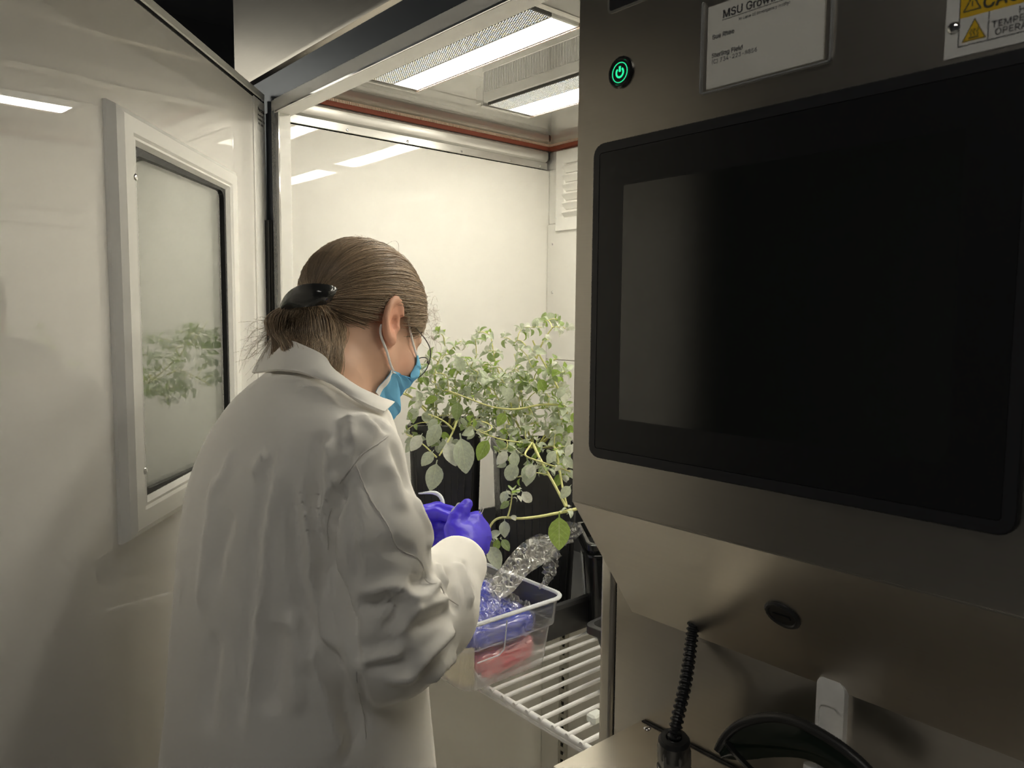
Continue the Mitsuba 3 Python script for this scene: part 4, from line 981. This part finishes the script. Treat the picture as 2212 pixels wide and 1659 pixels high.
def hcol(k=1.0):
    c = V(.20, .145, .095)+rng.random()*V(.20, .155, .115)
    return c*k*rng.uniform(.55, 1.2)
cnt = 0
while cnt < 8200:
    d = rng.normal(size=3); d /= np.linalg.norm(d)
    if d@clip_dir < -.985: continue
    q0 = onhead(d)
    if not hairy(q0): continue
    if d@clip_dir > .97: continue
    if q0[1] > .018 and q0[2] < .058 and abs(q0[0]) > .04: continue
    cnt += 1
    ang = math.acos(np.clip(d@clip_dir, -1, 1)); t = np.linspace(0, 1, 11)
    # comb line: great circle to the clip, bowed upward a little over the ear
    S = (np.sin((1-t)*ang)[:, None]*d+np.sin(t*ang)[:, None]*clip_dir)/math.sin(ang)
    bow = V(0, 0, 1)*np.sin(np.pi*t)[:, None]*(.10*(1-abs(d[2])))
    S = S+bow; S /= np.linalg.norm(S, axis=1, keepdims=True)
    off = .0005+.0045*rng.random()+.004*np.sin(np.pi*t)*rng.random()+.006*t**3
    # fullness on top of the crown
    add_strand(hw(onhead(S, 0)+S*off[:, None]), rng.uniform(.00026, .00055), hcol())
# low front lock beside the temple, and wisps behind the ear
for i in range(2200):
    a = V(rng.uniform(.060, .078), rng.uniform(.02, .085), rng.uniform(.055, .10)); a = HC_+((a-HC_)/HR)/np.linalg.norm((a-HC_)/HR)*(HR+.004)
    kk_ = rng.random(); b = V(.072-.012*kk_, .034+.046*kk_, .014+.030*kk_+rng.uniform(-.002, .03)); b = HC_+((b-HC_)/HR)/np.linalg.norm((b-HC_)/HR)*(HR+.001+rng.uniform(0, .004))
    c_ = V(.077, .020+.002*kk_ if kk_ < .45 else rng.uniform(-.012, .014), .026+.02*kk_ if kk_ < .45 else rng.uniform(.044, .056)); c_ = HC_+((c_-HC_)/HR)/np.linalg.norm((c_-HC_)/HR)*(HR+.004)
    add_strand(hw(spline([a, b, c_], 9)), rng.uniform(.00026, .0005), hcol(.95))
tail0 = at(662, 668, 1.055)
def nt(x, y, d):
    q = body_t(x, y); return (q if q is not None else 1.075)-d
for i in range(4200):
    u = rng.random(); lay = rng.random()
    s = at(610+108*u, 664+rng.uniform(-4, 6), 1.07-.035*math.sin(np.pi*u)+.012*lay)
    x1 = 588+150*u+rng.normal()*6; y1 = 715+22*u+rng.uniform(-8, 8); e = at(x1, y1, min(1.085-.03*math.sin(np.pi*u)+.01*lay, nt(x1, y1, .010)))
    x2 = 596+134*u+rng.normal()*6; y2 = 752+40*u+rng.uniform(-6, 12); f_ = at(x2, y2, nt(x2, y2, .006+.006*lay))
    g_ = at(x2-4, y2+16, nt(x2-4, y2+16, .002))
    add_strand(spline([s, e, f_, g_], 11), rng.uniform(.0003, .0006), hcol(.85 if u < .75 else 1.1))
# flyaways
for i in range(150):
    if i < 70:
        s = at(rng.uniform(578, 600), rng.uniform(690, 745), 1.09); e = s-RT*rng.uniform(.01, .05)+UP*rng.uniform(-.06, .012)
    elif i < 110:
        d = V(rng.uniform(-.2, .5), rng.uniform(-.6, 1), 1); s = hw(onhead(d/np.linalg.norm(d), .004)); e = s+UP*rng.uniform(.0, .014)-RT*rng.uniform(0, .04)
    else:
        s = at(rng.uniform(925, 938), rng.uniform(640, 735), 1.22); e = s+RT*rng.uniform(.0, .014)+UP*rng.uniform(-.03, .01)
    m_ = (s+e)/2+rng.normal(size=3)*.006
    add_strand(spline([s, m_, e], 10), .00022, V(.2, .14, .09))
scene['hair'] = {'type': 'twosided', 'bsdf': {'type': 'principled', 'base_color': {'type': 'mesh_attribute', 'name': 'vertex_color'}, 'roughness': .38, 'specular': .55}}
hm = cat(mv); hc = np.vstack(mc); ct = hl(hm.vertices[hm.faces].mean(1)); ct[:, 0] = np.abs(ct[:, 0])
bad = (ct[:, 0] > .062) & (ct[:, 1] > -.038-.25*ct[:, 2]*0) & (ct[:, 1] < .010-.30*ct[:, 2]) & (ct[:, 2] > -.045) & (ct[:, 2] < .031)
bad |= (ct[:, 0] > .035) & (ct[:, 1] > .006) & (ct[:, 1] < .1) & (ct[:, 2] > -.06) & (ct[:, 2] < np.interp(ct[:, 1], [.005, .02, .04, .06, .075, .09], [.028, .016, .014, .024, .036, .05])+.006*np.sin(ct[:, 1]*900)) & (ct[:, 0] < .1)
hm = trimesh.Trimesh(hm.vertices, hm.faces[~bad], process=False)
E(pe('hair'), hm, 'hair', True, color=np.clip(hc*1.2, 0, 1)); part(pe('hair'), 'brown hair swept back into a tail', True)
# ---- hair clip: a curved glossy black plate
cx = np.linspace(0, 1, 26)
top = spline([at(604, 672, 1.085), at(612, 648, 1.06), at(634, 624, 1.035), at(660, 615, 1.022), (at(690, 614, 1.018)), at(712, 617, 1.022), at(728, 625, 1.032)], 26)
bot = spline([at(603, 673, 1.085), at(622, 667, 1.058), at(645, 663, 1.036), at(668, 661, 1.026), at(690, 658, 1.022), at(706, 654, 1.026), at(717, 642, 1.034)], 26)
w = np.linspace(0, 1, 10)[None, :, None]; Pk = top[:, None]*(1-w)+bot[:, None]*w; o_ = CAM-Pk; o_ /= np.linalg.norm(o_, axis=-1, keepdims=True)
Pk = Pk+o_*(.011*np.sin(np.pi*(w*.9+.05)))
mat('clip_black', (.02, .021, .022), .16)
E(pe('hair_clip'), sheet(Pk, .0028), 'clip_black', 50); part(pe('hair_clip'), 'glossy black hair clip')
# ---- mask: pleated sheet over the lower face
mat('mask_blue', lin(104, 172, 212), .75); mat('mask_white', (.80, .80, .80), .75)
na, nb = 60, 44; AA, BB = np.linspace(-1, 1, na), np.linspace(0, 1, nb)
hull_f = lambda q: headf(q)
Pm = np.zeros((na, nb, 3))
for i, a in enumerate(AA):
    for j, b in enumerate(BB):
        m_ = abs(a)**2.2
        th = a*np.interp(b, [0, .40, .52, .62, 1], [.95, .88, 1.10, 1.50, 1.56])
        z = np.interp(b, [0, .4, .6, 1], [.010, -.040, -.064, -.118])*(1-m_)+np.interp(b, [0, .40, .55, .62, 1], [-.010, -.046, -.054, -.060, -.098])*m_
        Pm[i, j] = (math.sin(th), math.cos(th), z)
dirs = np.stack([Pm[..., 0], Pm[..., 1], Pm[..., 2]*0], -1); zc = Pm[..., 2]
rad = np.full((na, nb), .17); src = np.stack([np.zeros((na, nb)), np.full((na, nb), .015), zc], -1)
for _ in range(40):
    q = (src+dirs*rad[..., None]).reshape(-1, 3); rad = rad-np.clip(headf(q).reshape(na, nb)-.0035, -.004, .02)*.8
rad = np.maximum(rad, .062)
# cloth spans: smooth the radius, pleats as soft steps
for _ in range(5): rad[1:-1, 1:-1] = np.maximum(rad[1:-1, 1:-1], (rad[:-2, 1:-1]+rad[2:, 1:-1]+rad[1:-1, :-2]+rad[1:-1, 2:])/4)
pl = .0040*(((BB*4.5+.2) % 1)-.35); rad = rad+pl[None, :]*np.clip(1.2-np.abs(AA)[:, None]**3, .1, 1)
fan = np.arctan2((BB[None, :]-.50)*1.6, 1.12-np.abs(AA)[:, None]); rad = rad+.0026*np.sin(fan*9+3*np.abs(AA)[:, None])*np.clip(np.abs(AA)[:, None]*1.6-.5, 0, 1)
Pm = src+dirs*rad[..., None]; Pw = hw(Pm.reshape(-1, 3)).reshape(Pm.shape)
E(pe('mask'), sheet(Pw, .0014), 'mask_blue', 50); part(pe('mask'), 'pale blue pleated face mask')
j0 = int(.60*nb)
for sgn, ii in ((1, slice(na-3, na)), (-1, slice(0, 3))):
    Pb = Pw[ii, j0:]; o_ = Pb-hw(np.array([0, .02, -.05])); o_ /= np.linalg.norm(o_, axis=-1, keepdims=True)
    k = E(pe('mask')+'__edge_band', sheet(Pb+o_*.0012, .0008), 'mask_white', 50); part(k, 'white welded edge')
    edge_ = Pm[-1] if sgn > 0 else Pm[0]
    et, eb = edge_[0], edge_[j0]
    for lp in ([et, V(.067*sgn, .050, .002), V(.0705*sgn, .034, .014), V(.0745*sgn, .020, .026), V(.079*sgn, .006, .036), V(.078*sgn, -.012, .037), V(.076*sgn, -.026, .022)],
               [V(.076*sgn, -.026, -.012), V(.078*sgn, -.018, -.032), V(.0800*sgn, -.006, -.043), V(.0785*sgn, .006, -.052), eb+V(.002*sgn, 0, 0)]):
        k = E(pe('mask')+'__ear_loop', tube(hw(spline(lp, 40)), .0018, 8), 'mask_white', True); part(k, 'white elastic ear loop')
# ---- glasses
mat('wire', (.10, .085, .075), .3, .8)
gz = .012; gl = []
for s in (1, -1):
    a = np.linspace(0, 2*np.pi, 49); ex = V(.0335*s, .106, -.006)
    ring = np.stack([ex[0]+.0245*np.cos(a), ex[1]-.006*np.abs((ex[0]+.0245*np.cos(a))/.06)**2, ex[2]+.0195*np.sin(a)], 1)
    k = E(pe('glasses')+'__rim', tube(hw(ring), .0008, 6, caps=False), 'wire', True)
    k = E(pe('glasses')+'__lens', trimesh.Trimesh(np.vstack([hw(ring[:-1]), hw(ring[:-1].mean(0))[None]]), [(i, (i+1) % 48, 48) for i in range(48)], process=False), 'pane_glass')
    E(pe('glasses')+'__temple', tube(hw(spline([ring[0 if s > 0 else 24]+V(0.0*s, 0, .004), V(.067*s, .088, .012), V(.074*s, .045, .022), V(.0775*s, .005, .034)], 24)), .0008, 6), 'wire', True)
    E(pe('glasses')+'__hinge', xf(box(-.0014, .0014, -.003, .003, -.002, .002, .0006), frame_m(hw(ring[0 if s > 0 else 24]+V(.002*s, -.003, .004)), HM[:, 0], HM[:, 1])), 'wire')
E(pe('glasses')+'__bridge', tube(hw(spline([V(.0095, .106, -.002), V(0, .111, .004), V(-.0095, .106, -.002)], 12)), .0011, 6), 'wire', True)
part(pe('glasses'), 'thin wire-rimmed glasses')
# ---- shoes and trousers below the frame
for s in (1, -1):
    an = V(-.965+.1*s, .42, .085)
    sh = nets(lambda p: np.maximum(chain(p, [an-V(0, .03, .035), an+V(.012*s, .17, -.045)], [.046, .038], .02), -p[:, 2]+.001), an-V(.12, .14, .1), an+V(.12, .3, .06), .008)
    E(pe('shoe'), smooth_mesh(sh, 4), 'black_plastic', True)
# ---------------------------------------------------------------- held tools
t = thing('tweezers', 'thin steel tweezers held in the gloved fist', 'tweezers')
mat('steel', (.75, .75, .75), .15, 1.0)
for s in (0, 1):
    E(t+'__arm', tube(spline([at(1020-3*s, 1136, 1.165), at(1029+1*s, 1122, 1.168), at(1036+5*s, 1107, 1.172), at(1041+4*s, 1096, 1.175)], 14), np.linspace(.0013, .0006, 14), 6), 'steel', 40)
t = thing('bent_tube', 'white translucent tube bent over above the left glove', 'tube')
mat('tube_white', (.72, .76, .78), .25)
E(t, tube(spline([at(904, 1066, 1.26), at(925, 1064, 1.26), at(940, 1065, 1.26), at(950, 1071, 1.258), at(956, 1083, 1.255), at(958, 1102, 1.25), at(958, 1118, 1.24)], 40), np.r_[np.linspace(.0012, .0032, 14), np.full(26, .0034)], 10), 'tube_white', True)
t = thing('sample_tube', 'small clear sample tube pinched between the gloves', 'tube')
a, b = at(972, 1113, 1.205), at(992, 1095, 1.185); d = (b-a)/np.linalg.norm(b-a)
scene['clear_plastic'] = {'type': 'blendbsdf', 'weight': .35, 'a': {'type': 'thindielectric'}, 'b': {'type': 'twosided', 'b': {'type': 'diffuse', 'reflectance': rgb(.8, .82, .84)}}}
E(t+'__body', lathe([(.0008, 0), (.0028, .006), (.0052, .014), (.0052, .030), (.0064, .031), (.0064, .033), (.004, .033)], a, d, 20), 'clear_plastic', 30)
# ---------------------------------------------------------------- the plants
def leafbsdf(name, c, tr):
    def f(p, n, uv, c=c):
        v = dr.abs(uv.y-.5)*2
        rib = 1-smoothstep(.03, .09, v)
        s = uv.x*6.5-v*1.5; s = dr.abs(s-dr.floor(s)-.5)
        side = (1-smoothstep(.03, .10, s))*(1-smoothstep(.75, .95, v))*.6
        mott = .82+.30*fbm(p.x*260, p.y*260, p.z*260, 2)
        return mix(c, tuple(.55*q+k for q, k in zip(c, (.40, .42, .30))), dr.maximum(rib, side)*.55)*mott
    scene[name] = {'type': 'principledthin', 'base_color': proc(f), 'roughness': .55, 'diff_trans': tr, 'spec_trans': 0.0, 'eta': 1.4}
leafbsdf('leaf_silver', (.60, .66, .52), .6); leafbsdf('leaf_green', (.34, .44, .20), .8); leafbsdf('leaf_pale', (.74, .76, .67), .55); leafbsdf('leaf_lime', (.36, .50, .13), 1.0)
LB = ['leaf_silver', 'leaf_green', 'leaf_pale', 'leaf_lime']
mat('stem_green', lin(206, 206, 140), .5)
def leaf_mesh(bend, cup, wid, twist, pet=.14, n=9, m_=5):
    u = np.linspace(0, 1, n); v = np.linspace(-1, 1, m_); U, Vv = np.meshgrid(u, v, indexing='ij')
    k = np.clip((U-pet)/(1-pet), 0, 1); w = np.where(U <= pet, .018, wid*np.sin(np.pi*np.clip(k, .02, .985)**.72)**.85)
    w = np.maximum(w, .012)
    ang = bend*U**1.6; x = np.cumsum(np.r_[[0], np.cos(bend*((u[1:]+u[:-1])/2)**1.6)*np.diff(u)]); z = -np.cumsum(np.r_[[0], np.sin(bend*((u[1:]+u[:-1])/2)**1.6)*np.diff(u)])
    X, Z = x[:, None]+0*Vv, z[:, None]+0*Vv; Y = Vv*w
    zz = cup*np.abs(Vv)**1.15*w; Z = Z+zz*np.cos(ang)+twist*Y*U; X = X+zz*np.sin(ang)
    Z = Z+.018*np.sin(7*U+2*Vv)*np.abs(Vv)
    return grid_mesh(np.stack([X, Y, Z], -1)[:, ::-1]), np.stack([U, (Vv+1)/2], -1)[:, ::-1].reshape(-1, 2)
LM = [leaf_mesh(*a) for a in ((.6, .5, .25, .1), (1.1, .45, .29, -.2), (1.8, .5, .26, .15), (.9, .8, .32, .0), (.5, .3, .28, -.1), (2.3, .4, .24, .2))]
LK = {}
for i in range(len(LM)):
    for b in LB: LK[i, b] = mikit.ply(LM[i][0], b, True, uv=LM[i][1])
grng = np.random.default_rng(42)
def mtx(o, x, up, s):
    M = frame_m(o, x, np.cross(up, x)); M[:3, :3] *= s; return M
class Plant:
    def __init__(self, name): self.t = name; self.leaves = []; self.nodes = []; self.stems = []; self.rad = []
    def stem(self, pts, r0, r1, n=26):
        P = poly(pts, max(n, 9), 7 if n > 9 else 3) if len(pts) > 3 else spline(pts, n); self.stems.append((P, r0, r1))
        for q in P: self.nodes.append(q)
        return P
    def leaf(self, o, d, L, kind=None, b=None, up=None):
        d = d/np.linalg.norm(d); up = V(0, 0, 1)+grng.normal(size=3)*.35 if up is None else up
        if abs(d@up)/np.linalg.norm(up) > .96: up = V(.81, -.585, .1)
        k = grng.integers(len(LM)) if kind is None else kind
        b = b or LB[grng.choice(4, p=(.50, .17, .21, .12))]
        self.leaves.append((L, mtx(o, d, up, L), k, b))
    def rosette(self, o, axis, L, n):
        axis = axis/np.linalg.norm(axis); a0 = grng.uniform(0, 6.3); x = np.cross(axis, [.3, .5, .2]); x /= np.linalg.norm(x); y = np.cross(axis, x)
        for i in range(n):
            a = a0+i*2.4; e = grng.uniform(-.25, .9); f = grng.uniform(.75, 1.25)*(1 if i < 4 else .6)
            self.leaf(o-axis*grng.uniform(0, .012), x*math.cos(a)+y*math.sin(a)+axis*e, L*f, up=axis*.8+V(0, 0, .5))
        for i in range(4):
            a = a0+i*1.7; self.leaf(o+axis*.001, x*math.cos(a)+y*math.sin(a)+axis*1.6, L*.34, 0, 'leaf_pale', up=axis+V(.01, 0, 0))
    def grow(self, o, L, n):
        N = np.array(self.nodes); dist = np.linalg.norm(N-o, axis=1)+.8*np.clip(N[:, 2]-o[2], 0, 1)
        s = N[np.argmin(dist+.0*grng.random(len(N)))]; dv = o-s; ln = np.linalg.norm(dv)
        mid = s+dv*.5+V(0, 0, .12*ln)+grng.normal(size=3)*.05*ln
        if ln > .008:
            P = self.stem([s, mid, o], .0009+.006*ln, .0008, 9)
            for k in (4, 6):
                if ln > .035: self.leaf(P[k], grng.normal(size=3)+V(.3, -.2, -.1), L*grng.uniform(.7, 1.1))
            ax = P[-1]-P[-2]
        else: ax = V(0, 0, 1)
        self.rosette(o, ax+V(0, 0, .4)*np.linalg.norm(ax), L, n)
    def emit(self):
        t = self.t
        for P, r0, r1 in self.stems:
            E(t+'__stem', tube(P, np.linspace(r0, r1, len(P)), 6), 'stem_green', True)
        self.leaves.sort(key=lambda a: -a[0])
        for L, M, k, b in self.leaves[:300]:
            name = t+'__leaf'; key, c = name, 0
            c = self.n = getattr(self, 'n', -1)+1
            key = name if c == 0 else f'{name}_{c:03d}'
            scene[key] = {**LK[k, b], 'to_world': T(M)}
        rest = self.leaves[300:]
        for j, b in enumerate(LB):
            ms = [xf(LM[k][0], M) for L, M, k, bb in rest if bb == b]; us = [LM[k][1] for L, M, k, bb in rest if bb == b]
            if ms:
                kk = E(t+'__small_leaf_'+b.split('_')[1], cat(ms), b, True, uv=np.vstack(us)); part(kk, 'small leaves', True)
pl1 = Plant(thing('potted_plant', 'silvery-green branching plant growing in the left tall pot, beside the mask', 'plant'))
pl2 = Plant(thing('potted_plant', 'denser silvery-green plant growing in the right tall pot, its stems hanging forward', 'plant'))
B1, B2 = P1+V(0, 0, TRZ+.335), P2+V(0, 0, TRZ+.31)
pl1.stem([B1, at(940, 900, 1.55), at(945, 850, 1.55), at(935, 800, 1.55), at(958, 770, 1.56)], .0030, .0014)
pl1.stem([B1, at(975, 890, 1.52), at(1000, 860, 1.50), at(960, 842, 1.46)], .0026, .0012)
pl1.stem([B1, at(925, 885, 1.52), at(880, 850, 1.50), at(873, 848, 1.49)], .0024, .0012)
pl1.stem([B1, at(990, 900, 1.50), at(980, 930, 1.44), at(960, 968, 1.41), at(945, 990, 1.40)], .0030, .0018)
pl1.stem([at(980, 930, 1.44), at(950, 905, 1.42), at(925, 895, 1.42)], .0020, .0012)
pl1.stem([at(945, 990, 1.40), at(920, 965, 1.40), at(895, 945, 1.40), at(876, 938, 1.40)], .0018, .0010)
pl2.stem([B2, at(1228, 900, 1.50), at(1225, 876, 1.48), at(1185, 800, 1.47), at(1160, 760, 1.47), at(1148, 728, 1.47)], .0034, .0018)
pl2.stem([at(1160, 772, 1.47), at(1175, 735, 1.48), at(1195, 706, 1.48)], .0022, .0012)
pl2.stem([at(1160, 775, 1.47), at(1140, 752, 1.46), at(1130, 740, 1.46)], .0016, .0010)
pl2.stem([at(1225, 876, 1.48), at(1170, 872, 1.46), at(1115, 886, 1.45), at(1060, 880, 1.43), at(1003, 857, 1.42), at(960, 841, 1.41)], .0026, .0012)
pl2.stem([B2, at(1105, 930, 1.48), at(1090, 890, 1.47), at(1065, 840, 1.47)], .0024, .0012)
pl2.stem([B2, at(1110, 905, 1.50), at(1100, 850, 1.52), at(1070, 790, 1.54), at(1060, 722, 1.55)], .0026, .0012)
pl2.stem([B2, at(1130, 900, 1.52), at(1125, 820, 1.56), at(1110, 760, 1.58)], .0024, .0012)
pl2.stem([B2, at(1215, 880, 1.54), at(1206, 820, 1.55), at(1188, 790, 1.56), at(1200, 770, 1.56)], .0022, .0012)
pl2.stem([B2, at(1150, 955, 1.42), at(1165, 990, 1.38), at(1200, 1050, 1.34), at(1226, 1102, 1.31)], .0036, .0026)
pl2.stem([B2, at(1200, 960, 1.42), at(1208, 1010, 1.38), at(1216, 1060, 1.34), at(1227, 1102, 1.315)], .0030, .0020)
pl2.stem([at(1250, 1098, 1.325), at(1226, 1104, 1.31), at(1165, 1116, 1.28), at(1120, 1121, 1.26), at(1092, 1117, 1.25), at(1070, 1119, 1.245), at(1056, 1138, 1.24), at(1052, 1168, 1.24)], .0030, .0018, 40)
pl2.stem([at(1096, 1118, 1.25), at(1103, 1092, 1.255), at(1106, 1066, 1.26)], .0017, .0011)
pl2.stem([at(1040, 910, 1.40), at(1062, 925, 1.38), at(1040, 935, 1.37)], .0014, .0010)
pl2.stem([B2, at(1160, 960, 1.43), at(1080, 950, 1.40), at(1030, 930, 1.38)], .0022, .0011)
pl2.stem([at(1150, 955, 1.42), at(1130, 985, 1.37), at(1190, 1005, 1.36), at(1236, 1020, 1.35)], .0022, .0014)
ROS = [(395,290),(455,360),(610,360),(730,340),(760,280),(830,290),(850,450),(990,330),(960,460),(1080,380),(1150,250),(1240,240),(1330,240),(1350,180),(1490,180),(1490,240),(1540,250),(1390,350),(1130,430),(1250,450),(1210,510),(1300,620),(1420,560),(1470,520),(1500,640),(1560,630),(1440,680),(310,500),(430,490),(500,480),(370,600),(350,660),(460,680),(570,510),(540,600),(640,520),(690,600),(740,500),(790,580),(870,570),(760,640),(830,700),(910,690),(990,640),(1060,620),(1130,650),(1200,650),(1280,700),(1190,740),(1080,740),(1000,740),(950,770),(860,770),(780,760),(650,750),(560,760),(470,760),(400,780),(230,720),(150,760),(240,890),(310,870),(420,840),(540,830),(640,830),(700,870),(830,880),(910,840),(1050,830),(1140,800),(1200,890),(1400,850),(1500,810),(1560,850),(330,1090),(370,970),(480,1000),(700,1070),(800,1050),(890,1040),(1070,1020),(1100,920),(1220,1000),(1300,1090),(1180,1140),(1100,1160),(1400,1100),(1480,1080),(1550,1020),(100,1180),(190,1250),(410,1280),(500,1260),(660,1150),(740,1160),(850,1200),(920,1170),(1030,1200),(1130,1290),(1010,1330),(1200,1230),(1280,1250),(1230,1420),(1300,1480),(1370,1490),(1320,1330),(1420,1390),(1450,1250),(1540,1230),(1520,1340),(1540,1500),(1500,1560),(1110,1580),(1560,1420)]
_q = np.random.default_rng(8)
ROS += [(int(_q.uniform(230, 1560)), int(_q.uniform(560, 1130))) for _ in range(70)]+[(int(_q.uniform(880, 1600)), int(_q.uniform(900, 1480))) for _ in range(34)]
ROS.sort(key=lambda p: abs(p[1]-1050)+abs(p[0]-1000)*.2)
for cx, cy in ROS:
    x, y = 850+cx/4.1475, 650+cy/4.1475
    one = x < 1000 and not (y > 930 and x > 985)
    low = np.clip((y-900)/120, 0, 1)
    tt = (1.53-.12*low if one else 1.50-.13*low)+grng.uniform(-.06, .05)*(1-.6*low)
    (pl1 if one else pl2).grow(at(x, y, tt), grng.uniform(.016, .027), int(grng.integers(4, 7)))
# foreground twig
pl2.rosette(at(1106, 1062, 1.26), V(.1, -.1, 1), .020, 6); pl2.rosette(at(1122, 1058, 1.262), V(.4, 0, .6), .013, 4)
pl2.rosette(at(1052, 1166, 1.24), V(-.2, -.1, -.4), .016, 5); pl2.rosette(at(1040, 1172, 1.24), V(-.5, -.2, -.2), .010, 4); pl2.rosette(at(1078, 1163, 1.24), V(.6, .2, .1), .013, 5)
pl2.rosette(at(1228, 1098, 1.305), V(.2, .1, 1), .018, 5)
# the largest leaves: base pixel, tip pixel, distance, kind, tone
BIG = [(905,884, 880,905, 1.44, 4,'leaf_silver', pl1),(890,880, 893,912, 1.44, 4,'leaf_green', pl1),(945,905, 926,925, 1.42, 4,'leaf_silver', pl1),(943,1000, 932,1058, 1.385, 4,'leaf_silver', pl1),(995,945, 1008,1020, 1.38, 0,'leaf_silver', pl1),(964,955, 985,1003, 1.375, 4,'leaf_pale', pl1),(990,868, 985,906, 1.44, 4,'leaf_green', pl1),
       (950,915, 925,962, 1.41, 0,'leaf_silver', pl1),(910,940, 888,972, 1.39, 4,'leaf_pale', pl1),(935,975, 912,1005, 1.385, 4,'leaf_silver', pl1),(945,858, 918,870, 1.47, 0,'leaf_lime', pl1),(985,770, 1000,800, 1.48, 1,'leaf_silver', pl1),
       (1092,892, 1075,918, 1.40, 4,'leaf_lime', pl2),(1100,835, 1098,868, 1.42, 4,'leaf_silver', pl2),(1055,950, 1032,992, 1.37, 0,'leaf_lime', pl2),(1095,975, 1075,1002, 1.36, 4,'leaf_pale', pl2),(1110,975, 1112,1010, 1.36, 4,'leaf_silver', pl2),(1150,1000, 1135,1047, 1.34, 4,'leaf_silver', pl2),(1155,1005, 1140,1030, 1.335, 3,'leaf_pale', pl2),
       (1220,835, 1205,858, 1.44, 4,'leaf_silver', pl2),(1165,818, 1178,845, 1.46, 4,'leaf_lime', pl2),(1200,975, 1182,1000, 1.36, 4,'leaf_silver', pl2),(1168,795, 1162,808, 1.45, 4,'leaf_lime', pl2),(1218,985, 1236,1010, 1.35, 4,'leaf_silver', pl2),(1238,960, 1222,985, 1.36, 0,'leaf_pale', pl2),
       (1208,1115, 1208,1186, 1.265, 4,'leaf_lime', pl2),(1054,1180, 1082,1226, 1.23, 4,'leaf_silver', pl2),(1090,1124, 1090,1160, 1.235, 4,'leaf_silver', pl2),(1128,1062, 1148,1086, 1.25, 1,'leaf_pale', pl2),(1094,1060, 1084,1086, 1.25, 4,'leaf_silver', pl2),(1100,1082, 1082,1098, 1.25, 0,'leaf_green', pl2),(1102,1116, 1120,1120, 1.25, 5,'leaf_pale', pl2),
       (1076,1165, 1070,1190, 1.235, 4,'leaf_lime', pl2),(1084,1165, 1100,1188, 1.235, 4,'leaf_green', pl2),(1057,1160, 1080,1148, 1.235, 4,'leaf_silver', pl2),(1232,1050, 1212,1075, 1.32, 4,'leaf_silver', pl2),(1115,1000, 1095,1040, 1.35, 1,'leaf_silver', pl2),(1180,690, 1168,688, 1.47, 4,'leaf_green', pl2)]
for x0, y0, x1, y1, tt, k, b, P_ in BIG:
    a, e = at(x0, y0, tt), at(x1, y1, tt-.004); d = e-a
    P_.leaf(a-d*.12, d, np.linalg.norm(d)*1.22, k, b, up=(CAM-a)/np.linalg.norm(CAM-a)+V(0, 0, .25)+grng.normal(size=3)*.15)
# branches of the left plant that reach behind the head (seen mirrored in the door window)
q3 = V(-1.50, .865, 1.33)
pl1.stem([B1, V(-1.36, .90, 1.28), V(-1.43, .87, 1.30), q3], .0028, .0018); pl1.stem([V(-1.43, .87, 1.30), V(-1.50, .84, 1.37), V(-1.545, .81, 1.44)], .0022, .0012); pl1.stem([q3, V(-1.53, .83, 1.31), V(-1.55, .80, 1.29)], .0018, .001)
zz_ = np.random.default_rng(3)
for _ in range(40): pl1.grow(V(-1.50, .855, 1.345)+V(zz_.uniform(-.085, .10), zz_.uniform(-.07, .07), zz_.uniform(-.075, .085)), zz_.uniform(.018, .030), int(zz_.integers(4, 7)))
pl1.emit(); pl2.emit()
# dark low tray edge between the pots, behind
tray(-1.48, -1.05, 1.375, 1.50, .16, 'dark deep tray at the rear of the shelf, seen between the pots')
